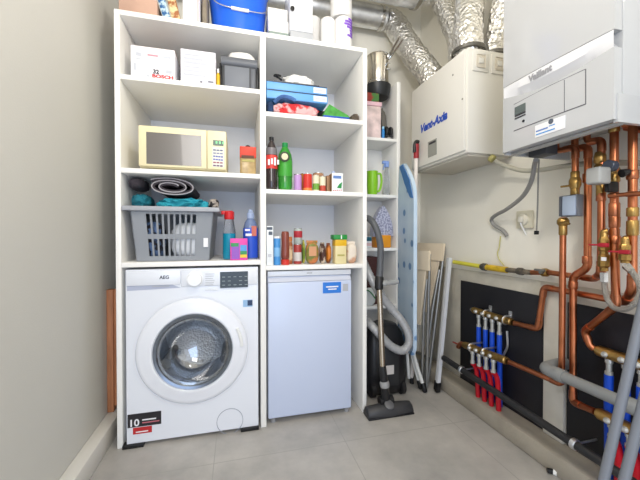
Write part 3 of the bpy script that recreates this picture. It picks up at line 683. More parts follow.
f = MB()
for k in range(4): f.box((xc-rr*.7+k*.016, 1.6955, z0+H*(.455+.02*(k % 2))), (xc-rr*.7+k*.016+.010, 1.7005, z0+H*(.56+.02*(k % 3))))
part(f, 'label_print', paper, t)
t, xc, rr, H = lathed('drink_bottle', 'green bottle with a round cream badge next to the cola', 'bottle', 278.6, 293.4, 141, 1.705, botp, M('green_glass', (44, 138, 42), .15, coat=.5, var=.25, vscale=10), 'drink bottles on the right shelf',
    [('label', M('green_label', (62, 158, 52), .4), [(1.015, .30), (1.02, .31), (1.02, .62), (1.015, .63)], None), ('cap', M('green_cap', (24, 140, 70), .4), [(.38, .91), (.4, .915), (.4, .995), (.36, 1), (0, 1)], 'green cap')])
bc_ = W(284, 156.5, Y=1.70); f = MB().lathe([(.027, 0), (.027, .006), (.022, .0065), (0, .0065)], (bc_.x+.004, 1.706, bc_.z), 28, DM, cap=False); bg = part(f, 'badge', M('badge_dark', (44, 60, 34), .5), t, 'round badge')
part(MB().lathe([(.0175, .006), (.0175, .0075), (0, .0075)], (bc_.x+.004, 1.706, bc_.z), 28, DM, cap=False).box((bc_.x-.008, 1.697, bc_.z-.004), (bc_.x+.016, 1.699, bc_.z+.002)), 'badge_face', M('badge_cream', (222, 212, 180), .5), bg)
canp = [(0, 0), (.9, 0), (1, .04), (1, .95), (.92, 1), (.88, .985), (0, .985)]
def can(lab, p0, p1, py, Y, m, top=True, bands=(), name='food_can', cat='can', group='cans and cups on the drinks shelf'):
    t, xc, rr, H = lathed(name, lab, cat, p0, p1, py, Y, canp, m, group,
        ([('lid', steel, [(.93, .985), (.98, 1.0), (.98, 1.02), (.88, 1.02), (.86, 1.0), (0, 1.0)], 'steel lid')] if top else []) +
        [('label', mm, [(1.0, a), (1.02, a+.01), (1.02, b-.01), (1.0, b)], None) for a, b, mm in bands])
    return t, xc, rr, H
can('lilac can beside the green bottle', 294.6, 302.4, 174.2, 1.70, M('lilac_can', (188, 146, 204), .35), True)
can('orange brown can half hidden behind the lilac can', 301.2, 309, 173.5, 1.76, M('orange_can', (196, 120, 50), .4), True)
can('red can with orange edges in the middle of the drinks shelf', 304.2, 313, 173.6, 1.69, M('red_can', (206, 52, 40), .4), True, [(.0, .2, M('orange_can2', (222, 130, 60), .4))])
can('cream and green can to the right of the red can', 313.4, 320, 175, 1.695, M('cream_label', (226, 218, 190), .5), True, [(.12, .5, M('leaf_green', (110, 160, 60), .5))])
can('cream and red can standing next to the drink carton', 320.4, 326.4, 176.3, 1.695, M('cream_label', (226, 218, 190), .5), True, [(.05, .42, M('tomato_red', (190, 76, 56), .5))])
can('tan can with dark lid hidden behind the two cream cans', 314, 325, 172.8, 1.78, M('tan_can', (176, 130, 96), .5), True)
mb, c, x0, x1, z1 = pbox(332, 343, 173, z0, 1.69, .06, .001)
ct = thing('drink_carton', 'white carton with a blue heading and green leaf on the drinks shelf', 'carton', c)
part(mb, 'carton', M('carton_white', (232, 236, 238), .4), ct)
part(MB().box((x0-.0008, 1.692, z0+.003), (x0+.0005, 1.748, z1-.003)), 'side_print', M('carton_brown', (156, 120, 86), .5), ct, 'brown side')
part(MB().turned((x0+.014, 1.712, z1), (x0+.014, 1.712, z1+.012), [(.010, 0), (.010, 1), (0, 1)]), 'cap', M('cap_grey_blue', (160, 176, 206), .35), ct)
P('print', ct, M('carton_blue', (96, 130, 190), .5), 333.2, 341.2, 175.5, 178.8, 1.69)
cc = W(340, 185.5, Y=1.69); part(MB().prism([cc+Vector((-.018, -.0012, -.014)), cc+Vector((.008, -.0012, -.016)), cc+Vector((.012, -.0012, .02)), cc+Vector((-.004, -.0012, .008))], (0, .0012, 0)), 'leaf_print', M('leaf_green2', (36, 140, 70), .5), ct)
f = MB()
for k in range(5): patch(f, 333+k*1.9, 334+k*1.9, 190-.1*k, 191-.1*k, 1.69)
part(f, 'berry_print', M('bag_red', (190, 40, 40), .5), ct)
mb, c, x0, x1, z1 = pbox(326.8, 329.9, 175.5, z0, 1.72, .05, .002)
solo(mb, 'box', M('carton_brown', (156, 120, 86), .5), 'slim brown box between the cream red can and white carton', 'box')

# --- right column, food shelf
z0 = RZ[2]+EPS
mb, c, x0, x1, z1 = pbox(266.6, 273.2, 226, z0, 1.672, .04, .001)
wb = thing('tall_box', 'tall slim white box with a black printed top against the divider', 'box', c)
part(mb, 'carton', M('carton_white', (232, 236, 238), .4), wb); P('print', wb, M('dark_print2', (84, 92, 104), .5), 266.8, 272.4, 227, 229.8, 1.672); P('print', wb, M('dark_print2', (84, 92, 104), .5), 268.6, 272.4, 231.5, 235, 1.672); P('print', wb, M('pale_grey_print', (196, 198, 206), .6), 268, 271.5, 254, 257, 1.672)
t, xc, rr, H = lathed('tube_container', 'slim light blue round container on the food shelf', 'container', 273.9, 281, 236.4, 1.68, [(0, 0), (1, 0), (1, .93), (.9, .95), (.9, 1), (0, 1)], M('tube_blue', (70, 144, 208), .4), None, [('lid', wht, [(1.0, .93), (1.03, .935), (1.03, .995), (.95, 1.005), (0, 1.005)], None), ('label', M('tube_blue2', (128, 182, 226), .4), [(1.0, .3), (1.02, .31), (1.02, .6), (1.0, .61)], None)])
t, xc, rr, H = lathed('sauce_bottle', 'brown sauce bottle standing upside down on its red cap', 'bottle', 281.6, 290, 231, 1.68, [(0, .15), (.7, .15), (.98, .22), (1, .3), (.9, .6), (.95, .9), (.8, .985), (0, 1)], M('sauce_brown', (132, 62, 48), .3, coat=.3), None, [('cap', M('cap_red2', (206, 56, 44), .35), [(0, 0), (.95, 0), (1, .02), (1, .14), (.8, .16), (0, .16)], 'red cap')])
t, xc, rr, H = lathed('jar', 'jar with a cream and orange label right of the sauce bottle', 'jar', 286.8, 293.2, 237, 1.735, [(0, 0), (.95, 0), (1, .05), (1, .7), (.75, .82), (.75, 1), (0, 1)], M('jar_cream', (218, 190, 150), .4, rgb2=(170, 92, 52), vscale=22), None, [('lid', M('lid_orange', (206, 120, 60), .4), [(.8, .84), (.82, .85), (.82, .995), (.78, 1.01), (0, 1.01)], None)])
x0, x1, z1 = span(294.2, 302.4, 244.2, 1.72)
tc1 = can('lower tomato can of the stacked pair on the food shelf', 294.2, 302.4, 244.6, 1.72, M('tomato_label', (168, 62, 58), .4), True, [(.15, .6, M('label_pale', (206, 200, 196), .5))], group='stacked tomato cans')
zk = z0; z0 = z0 + tc1[3]*1.02 + .0005
can('upper tomato can of the stacked pair on the food shelf', 294.6, 303, 228.6, 1.718, M('label_pale2', (176, 184, 178), .5), True, [(.42, .85, M('tomato_red2', (176, 44, 56), .5))], group='stacked tomato cans')
z0 = zk
def sack(name, lab, p0, p1, py, Y, m, seed, cat='packet', extra=None):
    x0, x1, z1 = span(p0, p1, py, Y); H = z1-z0; c = Vector(((x0+x1)/2, Y+.03, z0))
    t = thing(name, lab, cat, c, 'food packets on the lower right shelf')
    part(MB().blob((c.x, c.y, z0+H*.46), ((x1-x0)/2, .03, H*.46), .07, 5, seed, 4, flat=z0), 'bag', m, t)
    part(MB().box((x0+.004, c.y-.003, z0+H*.86), (x1-.004, c.y+.003, z1), .001), 'seal', m, t)
    if extra: P('label', t, extra[0], *extra[1:], Y-.004)
    return t
sack('food_packet', 'narrow green and yellow packet right of the tomato cans', 302.9, 305.8, 240, 1.74, M('packet_green', (120, 150, 50), .45, rgb2=(196, 190, 80), vscale=20), 41)
sack('food_packet', 'fat green-topped packet with an orange label in the middle of food shelf', 306.8, 319.4, 240.5, 1.69, M('packet_olive', (120, 126, 56), .4, rgb2=(196, 120, 70), vscale=16), 43, extra=(M('label_peach', (206, 150, 110), .5), 309, 316.5, 246.5, 256))
sack('food_packet', 'dark brown and white patterned packet beside the green-topped packet', 320.6, 326.4, 242.5, 1.70, M('packet_dark', (74, 44, 34), .45, rgb2=(196, 180, 160), vscale=26), 45)
sack('food_packet', 'orange packet with dark spots left of the yellow tub', 327.2, 332, 243, 1.71, M('packet_orange', (206, 122, 36), .4, rgb2=(120, 60, 30), vscale=20), 47)
mb, c, x0, x1, z1 = pbox(335.4, 346.6, 239.4, z0, 1.675, .06, .003)
yt = thing('yellow_tub', 'yellow and cream carton with a green lid on the food shelf', 'carton', c)
part(mb, 'carton', M('tub_cream', (226, 212, 160), .45), yt)
zy = W(341, 246, Y=1.675).z; part(MB().box((x0-.0008, 1.6742, zy), (x1+.0008, 1.7358, z1-.002), .002), 'yellow_band', M('tub_yellow', (226, 178, 30), .45), yt, 'yellow upper part')
part(MB().box((x0-.010, 1.670, z1-.001), (x1+.003, 1.74, z1+.026), .004), 'lid', M('tub_green', (36, 140, 60), .4), yt, 'green lid')
part(MB().box((x0+.03, 1.6694, z1+.002), (x0+.036, 1.671, z1+.024)), 'lid_stripe', paper, yt)
P('print', yt, M('olive_print', (180, 170, 96), .5), 337.5, 344.5, 254.5, 256, 1.6745)
t = sack('food_packet', 'white and peach packet at the right end of the food shelf', 347.8, 357.6, 241.5, 1.685, M('packet_white', (226, 214, 198), .5, rgb2=(206, 160, 130), vscale=14), 49)

# --- narrow unit
z0 = NZ[0]+EPS; Yn = 1.985
mb, c, x0, x1, z1 = pbox(364, 381.3, 101.5, z0+.001, Yn, .17, .006)
pt = thing('plastic_tub', 'clear plastic tub of pink things in the top of the narrow shelving', 'tub', c)
zl = W(376, 106, Y=Yn).z
part(MB().box((x0, Yn, z0+.001), (x1, Yn+.17, zl), .006), 'tub_body', M('frosted_pink', (222, 200, 196), .3, var=.3, vscale=14), pt, 'frosted pinkish body')
part(MB().box((x0-.004, Yn-.004, zl), (x1+.005, Yn+.174, z1), .004), 'lid', M('pink_lid', (232, 190, 200), .4), pt, 'pale pink lid')
a, b_ = W(366, 97, Y=Yn).x, W(380, 97, Y=Yn).x; zp = 1.945
sp_ = solo(MB().box((a, Yn+.01, z1+.0005), (b_, Yn+.14, zp), .006), 'food_packet', M('packet_red_green', (150, 50, 40), .5, rgb2=(70, 120, 60), vscale=14), 'red and green packet between the pink tub and the black pan', 'packet')
pc = Vector((.953, 2.075, zp+.0005))
pn = thing('frying_pan', 'black pan under the steel saucepan on the narrow shelving', 'pan', pc)
part(MB().lathe([(0, 0), (.072, 0), (.082, .012), (.091, .080), (.087, .080), (.078, .015), (0, .006)], pc, 40, cap=False), 'pan_body', M('pan_black', (38, 40, 42), .4), pn)
part(MB().tube([pc+Vector((-.088, 0, .10)), pc+Vector((-.12, 0, .105)), pc+Vector((-.2, 0, .11))], .009, 10, sm=3), 'handle', blk, pn)
sc_ = pc+Vector((-.003, -.012, .0805))
sp = thing('saucepan', 'steel saucepan with two long handles on top of the black pan', 'saucepan', sc_)
part(MB().lathe([(0, 0), (.068, 0), (.072, .006), (.072, .194), (.077, .2), (.074, .202), (.069, .196), (.067, .008), (0, .006)], sc_, 40, cap=False), 'pan_body', M('pan_steel', (214, 208, 196), .14, metal=1), sp)
part(MB().lathe([(.0735, .01), (.0745, .012), (.0745, .02), (.0735, .022)], sc_, 40, cap=False), 'base_ring', steel, sp)
part(MB().tube([sc_+Vector((.042, -.062, .170)), sc_+Vector((.055, -.085, .195)), W(399.5, 37, Y=1.87)], .0085, 8, sm=3), 'handle', steel, sp)
part(MB().tube([sc_+Vector((.060, -.042, .172)), sc_+Vector((.078, -.065, .198)), W(403, 39.5, Y=1.89)], .0085, 8, sm=3), 'handle', steel, sp)
hc = sc_+Vector((.045, -.062, .105)); part(MB().tube([hc+Vector((.02*math.cos(R(k)), -.014*abs(math.sin(R(k))), .022*math.sin(R(k)))) for k in range(60, 330, 20)], .0035, 8), 'side_loop', steel, sp)
a = W(388.5, 105, Y=2.0); solo(MB().blob((a.x+.002, 2.14, z0+.13), (.036, .045, .13), .2, 5, 51, 4, flat=z0+.0), 'grey_bag', M('grey_cloth', (112, 108, 100), .9), 'grey cloth bag standing beside the pink tub in the narrow shelving', 'bag')
a = W(382.3, 120, Y=1.985); solo(MB().blob((a.x+.006, 2.04, z0+.075), (.010, .03, .075), .1, 5, 53, 4, flat=z0), 'black_pouch', blk, 'narrow black pouch right of the pink tub', 'pouch')
a = W(383.8, 127, Y=1.975); nb2 = thing('bottle', 'small blue bottle in front of the black pouch', 'bottle', (a.x, 1.984, z0))
part(MB().lathe([(0, 0), (.009, 0), (.010, .006), (.010, .05), (.007, .062), (0, .062)], (a.x, 1.984, z0), 16, cap=False), 'body', M('bottle_blue', (40, 130, 200), .3), nb2); part(MB().lathe([(.008, .062), (.008, .078), (0, .078)], (a.x, 1.984, z0), 14, cap=False), 'cap', M('cap_lightblue', (150, 200, 230), .4), nb2)
for i, (px, lab) in enumerate(((387.2, 'left of the two black shoe toes standing on the grey cloth'), (391.6, 'right of the two black shoe toes standing on the grey cloth'))):
    a = W(px, 127, Y=2.0); sh = thing('shoe', lab, 'shoe', (a.x, 2.03, z0+.021), 'black shoes in the narrow shelving')
    part(MB().blob((a.x, 2.03, z0+.058), (.0145, .04, .036), .03, 3, 60+i, 3), 'upper', M('shoe_black', (28, 28, 30), .5), sh)
    part(MB().box((a.x-.012, 1.992, z0+.0215), (a.x+.012, 2.068, z0+.03), .003), 'sole', dgrey, sh)
a, b_ = W(385.2, 135, Y=2.0).x, W(394, 135, Y=2.0).x
solo(MB().blob(((a+b_)/2, 2.025, z0+.010), ((b_-a)/2*.95, .038, .010), .1, 8, 63, 4, flat=z0+.0005), 'grey_cloth', M('grey_cloth2', (150, 148, 144), .9, rgb2=(90, 90, 92), vscale=30), 'flat grey cloth along the front of the top narrow shelf', 'cloth')
z0 = NZ[1]+EPS
jx = W(373.5, 182, Y=2.0).x; jr = .034; H = W(374, 170.5, Y=1.985).z-z0
jg = thing('jug', 'lime green jug on the narrow shelving', 'jug', (jx, 2.02, z0)); lime = M('lime_green', (140, 204, 40), .35)
part(MB().lathe([(0, .004), (jr*.85, 0), (jr*.95, .006), (jr*1.12, H*.55), (jr*1.05, H*.85), (jr*1.15, H), (jr*1.09, H), (jr*.98, H*.84), (jr*.9, .01), (0, .01)], (jx, 2.02, z0), 32, cap=False), 'body', lime, jg)
part(MB().tube([(jx+jr*.95, 2.01, z0+H*.9), (jx+jr*1.6, 2.005, z0+H*.88), (jx+jr*1.78, 2.005, z0+H*.55), (jx+jr*1.45, 2.008, z0+H*.22), (jx+jr*.95, 2.01, z0+H*.15)], .0075, 10, sm=5), 'handle', lime, jg)
a = W(387.4, 180, Y=2.05); H = W(388, 165.5, Y=2.05).z-z0
sb = thing('spray_bottle', 'clear spray bottle with a blue trigger behind the green jug', 'bottle', (a.x, 2.06, z0))
part(MB().lathe([(0, 0), (.02, 0), (.023, .006), (.023, H*.6), (.014, H*.85), (.013, H), (0, H)], (a.x, 2.06, z0), 24, cap=False), 'body', M('clear_plastic', (226, 230, 236), .08, trans=.8, ior=1.2), sb)
part(MB().lathe([(.015, H*.95), (.016, H), (.014, H+.02), (0, H+.02)], (a.x, 2.06, z0), 16).box((a.x-.034, 2.048, z0+H+.012), (a.x+.014, 2.072, z0+H+.032), .004).prism([(a.x-.02, 2.054, z0+H+.012), (a.x-.014, 2.054, z0+H+.012), (a.x-.026, 2.054, z0+H-.03), (a.x-.03, 2.054, z0+H-.028)], (0, .012, 0)), 'trigger', M('trigger_blue', (130, 160, 220), .4), sb, 'pale blue trigger')
# iron standing on its heel
z0 = NZ[2]+EPS; Yi = 1.99
ti = W(383.5, 205.5, Y=Yi); xl, xr = W(373.8, 240, Y=Yi).x, W(393, 240, Y=Yi).x; zh = W(384, 236, Y=Yi).z
ir = thing('iron', 'clothes iron standing on its orange heel with the speckled soleplate facing out', 'iron', ((xl+xr)/2, 2.06, z0))
out = []
for k in range(13):
    t = k/12; hw = (xr-xl)/2*math.sin(min(1, t*1.15)*math.pi/2)**.75 if t > 0 else 0
    out.append((hw, ti.z+(zh-ti.z)*t))
xm2 = ti.x; poly = [Vector((xm2-h+(xl+xr-2*xm2)/2*(i/12), Yi, z)) for i, (h, z) in enumerate(out)] + [Vector((xm2+h+(xl+xr-2*xm2)/2*(i/12), Yi, z)) for i, (h, z) in reversed(list(enumerate(out)))][:-1]
part(MB().prism(poly, (0, .012, 0)), 'soleplate', M('soleplate', (206, 206, 222), .3, metal=.3, rgb2=(150, 152, 178), vscale=85), ir, 'speckled pale soleplate')
part(MB().prism([p+Vector((0, .012, -.004)) for p in poly], (0, .05, 0)), 'body', M('iron_grey', (180, 182, 200), .4), ir)
part(MB().box(((xl+xr)/2-.048, Yi-.012, z0), ((xl+xr)/2+.052, Yi+.10, zh+.006), .008), 'heel', M('iron_orange', (226, 150, 36), .4), ir, 'orange heel')
part(MB().tube([(xm2, Yi+.06, zh), (xm2, Yi+.115, zh+.02), (xm2, Yi+.115, ti.z-.07), (xm2, Yi+.05, ti.z-.05)], .013, 10, sm=4), 'handle', M('iron_grey', (180, 182, 200), .4), ir)
mb, c, x0, x1, z1 = pbox(366, 371.8, 236.5, z0, 1.99, .05, .003)
bt = thing('small_box', 'small teal and white box left of the iron on the narrow shelf', 'box', c); part(mb, 'carton', M('carton_white', (232, 236, 238), .4), bt); P('print', bt, M('teal_print', (30, 100, 120), .5), 366, 371.6, 237, 241, 1.99); P('print', bt, M('pink_print', (226, 190, 190), .6), 366, 371.6, 243, 246, 1.99)
z0 = NZ[3]+EPS
mb, c, x0, x1, z1 = pbox(362, 378.5, 257, z0, 2.02, .12, .003)
solo(mb, 'dark_box', M('dark_red_box', (70, 34, 30), .5), 'dark red-brown box on the narrow shelf behind the vacuum handle', 'box')
a = W(371, 285, Y=1.975); wbag = thing('bag', 'rounded white bag with a green stripe on the narrow shelf behind the vacuum hose', 'bag', (a.x-.006, 1.99, z0))
part(MB().blob((a.x-.006, 1.987, z0+.06), (.04, .014, .06), .08, 4, 71, 4, flat=z0), 'bag', M('bag_white', (222, 224, 220), .5), wbag)
part(MB().tube([(a.x-.046, 1.972, z0+.112), (a.x-.01, 1.97, z0+.098), (a.x+.03, 1.972, z0+.05)], .004, 8, sm=4), 'stripe', M('stripe_green', (50, 130, 70), .5), wbag)
# ------------------------------------------------------------------ ventilation unit and ducts
VX, VY0, VY1, VZ0, VZ1 = 1.09, 1.35, 1.86, 1.398, 1.914
vu = thing('ventilation_unit', 'cream wall-hung ventilation unit with blue lettering under the foil ducts', 'ventilation unit', (1.235, 1.575, VZ0))
cv = M('unit_cream', (224, 221, 212), .45)
part(MB().box((VX+.012, VY0, VZ0), (1.379, VY1, VZ1), .004), 'casing', cv, vu)
part(MB().box((VX, VY0+.012, VZ0+.012), (VX+.014, VY1-.004, VZ1-.004), .004), 'front_cover', M('unit_cream2', (222, 219, 211), .4), vu)
part(MB().box((VX+.03, VY0+.02, VZ0-.012), (1.37, VY1-.03, VZ0+.001), .003), 'base_tray', M('unit_base', (206, 200, 186), .6), vu)
for xa in (1.125, 1.235):
    gp = part(MB().box((xa, VY0-.006, 1.80), (xa+.092, VY0+.002, 1.896), .004), 'filter_frame', cv, vu)
    inn = part(MB().box((xa+.02, VY0-.0085, 1.818), (xa+.072, VY0-.004, 1.882), .006), 'filter_door', M('filter_cream', (214, 206, 190), .5), gp)
    part(MB().box((xa+.032, VY0-.012, 1.838), (xa+.060, VY0-.007, 1.866), .004), 'filter_pull', cv, gp)
text('lettering', 'Vent-Axia', .066, W(420, 133.5, X=VX-.001), -YD, ZD, M('logo_blue', (28, 74, 178), .4), vu, bold=.003, shear=.25, width=W(420, 133, X=VX).y-W(446.5, 118, X=VX).y)
a, b_ = W(428, 142, X=VX-.001), W(436.6, 155, X=VX-.001)
rp = part(MB().box((VX-.0018, b_.y, b_.z+.004), (VX+.001, a.y, a.z-.002)), 'rating_plate', M('plate_grey', (150, 150, 142), .5), vu, 'grey rating plate')
part(MB().box((VX-.0024, b_.y+.008, a.z-.022), (VX-.0016, a.y-.012, a.z-.010)), 'print', M('ink', (50, 50, 54), .5), rp)
for px, py in ((462.5, 99), (453, 75)):
    a = W(px, py, X=VX); part(MB().cyl((VX-.002, a.y, a.z), (VX+.001, a.y, a.z), .005, seg=10), 'screw', M('screw_grey', (140, 138, 130), .4), vu)
rnd = random.Random(5)
def foil_duct(lab, pts, r, seed, name='foil_duct'):
    rn = random.Random(seed); ph = [rn.random()*6.28 for _ in range(8)]
    def rf(i, k, n):
        p = Vector((i*.55+seed*9, k*.8, seed*2.3)); q = Vector((i*.2, math.cos(k*.2618)*2, math.sin(k*.2618)*2+seed))
        e = min(1, min(i, n-1-i)/16); return r*(.92+.08*e+e*(.10*noise.noise(p)+.09*noise.noise(q*1.3)+.035*math.sin(i*1.35)))
    return solo(MB().tube(pts, r, 24, sm=10, rf=rf), name, foil, lab, 'duct', 'crinkled foil ducts', sharp=60)
# rigid ducts along the back wall
D2 = Vector((0, 2.10, 2.522)); 
rd = thing('metal_duct', 'rigid round metal duct running along the back wall above the shelving', 'duct', (.25, 2.10, 2.448))
f = MB(); n = 60
f.tube([(-.50+i*(1.515)/n, 2.10, 2.522) for i in range(n+1)], .073, 28, rf=lambda i, k, n: .0745 if i % 10 == 0 else .073)
part(f, 'pipe', galv, rd)
for x in (.97, .30): part(MB().cyl((x, 2.10, 2.522), (x+.022, 2.10, 2.522), .079, seg=28), 'joint_clamp', steel, rd)
bd = thing('metal_duct', 'thicker rigid metal duct passing in front of the thinner one at top', 'duct', (.8, 1.88, 2.475))
part(MB().tube([(.40+i*.765/50, 1.87, 2.575) for i in range(51)], .098, 32, rf=lambda i, k, n: .1 if i % 8 == 0 else .098), 'pipe', galv, bd)
part(MB().cyl((1.125, 1.87, 2.575), (1.15, 1.87, 2.575), .105, seg=32), 'joint_clamp', steel, bd)
foil_duct('foil duct slanting down from the thin metal duct to the unit', [(1.023, 2.10, 2.522), (1.06, 2.10, 2.52), (1.103, 2.08, 2.47), (1.13, 1.99, 2.30), (1.17, 1.88, 2.12), (1.19, 1.80, 2.0), (1.195, 1.787, 1.96), (1.195, 1.787, 1.9165)], .077, 1)
foil_duct('foil duct dropping from the thick metal duct behind the others', [(1.173, 1.868, 2.575), (1.225, 1.868, 2.57), (1.275, 1.83, 2.54), (1.285, 1.74, 2.35), (1.27, 1.64, 2.15), (1.245, 1.585, 2.0), (1.245, 1.578, 1.96), (1.245, 1.578, 1.9165)], .066, 2)
foil_duct('large foil duct rising from the near left of the ventilation unit', [(1.275, 1.56, 2.72), (1.255, 1.53, 2.5), (1.225, 1.49, 2.26), (1.175, 1.445, 2.05), (1.168, 1.43, 1.97), (1.168, 1.43, 1.9165)], .072, 3)
foil_duct('foil duct rising beside the boiler from the ventilation unit', [(1.30, 1.27, 2.62), (1.31, 1.30, 2.42), (1.32, 1.36, 2.2), (1.322, 1.415, 2.03), (1.322, 1.425, 1.97), (1.322, 1.425, 1.9165)], .050, 4)
for i, (x, y, r, lb) in enumerate(((1.168, 1.43, .077, 'steel band clamping the large foil duct to the ventilation unit'), (1.322, 1.425, .0545, 'steel band clamping the foil duct beside the boiler'))):
    solo(MB().lathe([(r, 0), (r+.006, .004), (r+.006, .02), (r, .024)], (x, y, 1.928), 32, cap=False), 'duct_clamp', M('clamp_dark', (110, 108, 104), .35, metal=.8), lb, 'clamp', 'duct clamps')

# ------------------------------------------------------------------ boiler
BX, BY0, BY1, BZ0, BZ1 = 1.04, .673, 1.074, 1.307, 2.03
BI = 1.39
bo = thing('boiler', 'white wall-hung gas boiler above the copper pipes', 'boiler', (1.21, .865, BZ0))
part(MB().box((BX+.03, BY0, BI), (1.379, BY1, BZ1), .003).box((BX+.012, BY0, BZ0+.004), (1.379, BY0+.012, BI+.002)).box((BX+.012, BY1-.012, BZ0+.004), (1.379, BY1, BI+.002)), 'casing', enamel_b, bo)
# slightly bowed front cover in two pieces, seam and swoosh grip between them
def front(z0f, z1f, y0, y1, off, n=16, m=6):
    f = MB(); vs = []; 
    for j in range(m+1):
        for i in range(n+1):
            t = i/n; y = y0+(y1-y0)*t; s = j/m
            x = BX - off + .006*((2*t-1)**2-1)
            vs.append(Vector((x, y, z0f(t)+(z1f(t)-z0f(t))*s)))
    k = len(vs); fs = []
    vs += [Vector((BX+.034, v.y, v.z)) for v in vs]
    for j in range(m):
        for i in range(n):
            a = j*(n+1)+i; fs.append((a, a+1, a+n+2, a+n+1)); fs.append((k+a, k+a+n+1, k+a+n+2, k+a+1))
    rim_ = [(j*(n+1)) for j in range(m+1)]
    for j in range(m): fs.append((j*(n+1), (j+1)*(n+1), k+(j+1)*(n+1), k+j*(n+1))); fs.append((j*(n+1)+n, k+j*(n+1)+n, k+(j+1)*(n+1)+n, (j+1)*(n+1)+n))
    for i in range(n): fs.append((i, k+i, k+i+1, i+1)); a = m*(n+1)+i; fs.append((a, a+1, k+a+1, k+a))
    return f.add(vs, fs)
zsm = W(505, 88, X=BX).z; zsn = W(612, 31, X=BX).z
seam = lambda t: zsn + (zsm-zsn)*t    # t=0 near end, 1 far end
part(front(lambda t: seam(t)+.003, lambda t: BZ1-.003, BY0+.004, BY1-.004, 0), 'upper_cover', enamel_b, bo)
zgm = W(505, 97, X=BX).z; zgn = W(606, 49, X=BX).z
grip = lambda t: min(seam(t)-.003, (zgn + (zgm-zgn)*t) - .030*math.sin(math.pi*min(1, max(0, t)))*.9)
part(front(lambda t: BZ0+.012, lambda t: grip(t)-.004, BY0+.004, BY1-.004, 0), 'lower_cover', enamel_b, bo)
gb2 = MB(); n = 24
for j in range(n+1):
    t = j/n; y = BY0+.006+(BY1-BY0-.012)*t; x = BX+.006*((2*t-1)**2-1)
    dp = .04*math.sin(math.pi*t)**.8
    gb2.v += [Vector((x, y, seam(t)+.001)), Vector((x+.05*dp, y, seam(t)*.5+grip(t)*.5)), Vector((x+dp+.001, y, grip(t)-.004)), Vector((x+.03, y, grip(t)-.006)), Vector((x+.032, y, seam(t)))]
for j in range(n):
    for k in range(4): gb2.f.append([j*5+k, j*5+k+1, j*5+k+6, j*5+k+5]); gb2.mi.append(0)
part(gb2, 'grip_band', M('grip_white', (228, 228, 230), .3), bo)
BT = BX+.009
def fp(px, py): return W(px, py, X=BX-.003)
def fline(pts, t=.0012, d=.0016): return MB().tube([p-Vector((.0035, 0, 0)) for p in pts], t, 6)
text('lettering', 'Vaillant', .031, W(530, 82.3, X=BX)+Vector((-.0062, 0, 0)), -YD, ZD, M('logo_chrome', (168, 168, 170), .35, metal=.4), bo, bold=.0014, width=W(530, 82, X=BX).y-W(554, 69, X=BX).y)
a, b_ = fp(514, 131), fp(586, 104); c_, d_ = fp(586, 69), fp(514, 104.5)
fl = lambda q: Vector((BX-.0004+.006*((2*((q.y-BY0)/(BY1-BY0))-1)**2-1), q.y, q.z))
part(MB().tube([fl(q) for q in (d_, fp(550, 86), c_)], .0009, 5).tube([fl(q) for q in (c_, b_)], .0012, 5).tube([fl(q) for q in (b_, fp(566, 111.5), fp(545, 119.5), a)], .0016, 5).tube([fl(q) for q in (fp(565, 80), fp(565, 112))], .0009, 5), 'flap_seam', M('seam_dark', (92, 92, 98), .5), bo)
def curved(name, p0, p1, y0, y1, m, t=.0014, lb=None, n=6):
    f = MB(); A, B_ = fp(p0, y0), fp(p1, y1)
    for i in range(n):
        ya, yb = A.y+(B_.y-A.y)*i/n, A.y+(B_.y-A.y)*(i+1)/n
        xa, xb = fl(Vector((0, ya, 0))).x, fl(Vector((0, yb, 0))).x
        f.hexa([(xa-t, ya, B_.z), (xb-t, yb, B_.z), (xb+.002, yb, B_.z), (xa+.002, ya, B_.z), (xa-t, ya, A.z), (xb-t, yb, A.z), (xb+.002, yb, A.z), (xa+.002, ya, A.z)])
    return part(f, name, m, bo, lb)
def band(name, pa, pb, h, m, t=.0014):
    """sticker whose top edge runs between two spots of the cover, h tall"""
    A, B_ = fp(*pa), fp(*pb); z1f = max(A.z, B_.z) if False else (A.z+B_.z)/2
    f = MB(); n = 5
    for i in range(n):
        ya, yb = A.y+(B_.y-A.y)*i/n, A.y+(B_.y-A.y)*(i+1)/n
        xa, xb = fl(Vector((0, ya, 0))).x, fl(Vector((0, yb, 0))).x
        f.hexa([(xa-t, ya, z1f-h), (xb-t, yb, z1f-h), (xb+.002, yb, z1f-h), (xa+.002, ya, z1f-h), (xa-t, ya, z1f), (xb-t, yb, z1f), (xb+.002, yb, z1f), (xa+.002, ya, z1f)])
    return part(f, name, m, bo)
def dz(px, y0, y1): return fp(px, y0).z - fp(px, y1).z
band('display', (515, 107.2), (526, 103.2), dz(520, 104, 112), M('lcd_grey', (92, 100, 96), .2))
band('display_marks', (515, 115.5), (526, 111.7), dz(520, 112, 113.3), M('ink', (50, 50, 54), .5)); band('display_marks', (515, 118), (526, 114.2), dz(520, 115, 116.3), M('ink', (50, 50, 54), .5))
a = fl(fp(524, 121)); part(MB().cyl(a+Vector((-.002, 0, 0)), a+Vector((.002, 0, 0)), .005, seg=12), 'reset_button', blk, bo)
band('energy_label', (536, 126.5), (566, 114.5), dz(550, 119, 131.5), M('label_white', (232, 232, 234), .5))
band('label_print', (537, 131.5), (549, 126.5), dz(540, 129, 130.4), M('carton_blue', (96, 130, 190), .5), .002); band('label_print', (550, 126), (556, 123.6), dz(553, 125, 126), M('tube_blue', (70, 144, 208), .4), .002)
band('label_print', (537, 135), (556, 127.5), dz(546, 131, 132.2), M('tube_blue', (70, 144, 208), .4), .002)
a = fl(fp(552, 121.5)); part(MB().cyl(a+Vector((-.002, 0, 0)), a+Vector((.002, 0, 0)), .009, seg=16), 'label_dot', M('dark_print2', (84, 92, 104), .5), bo)
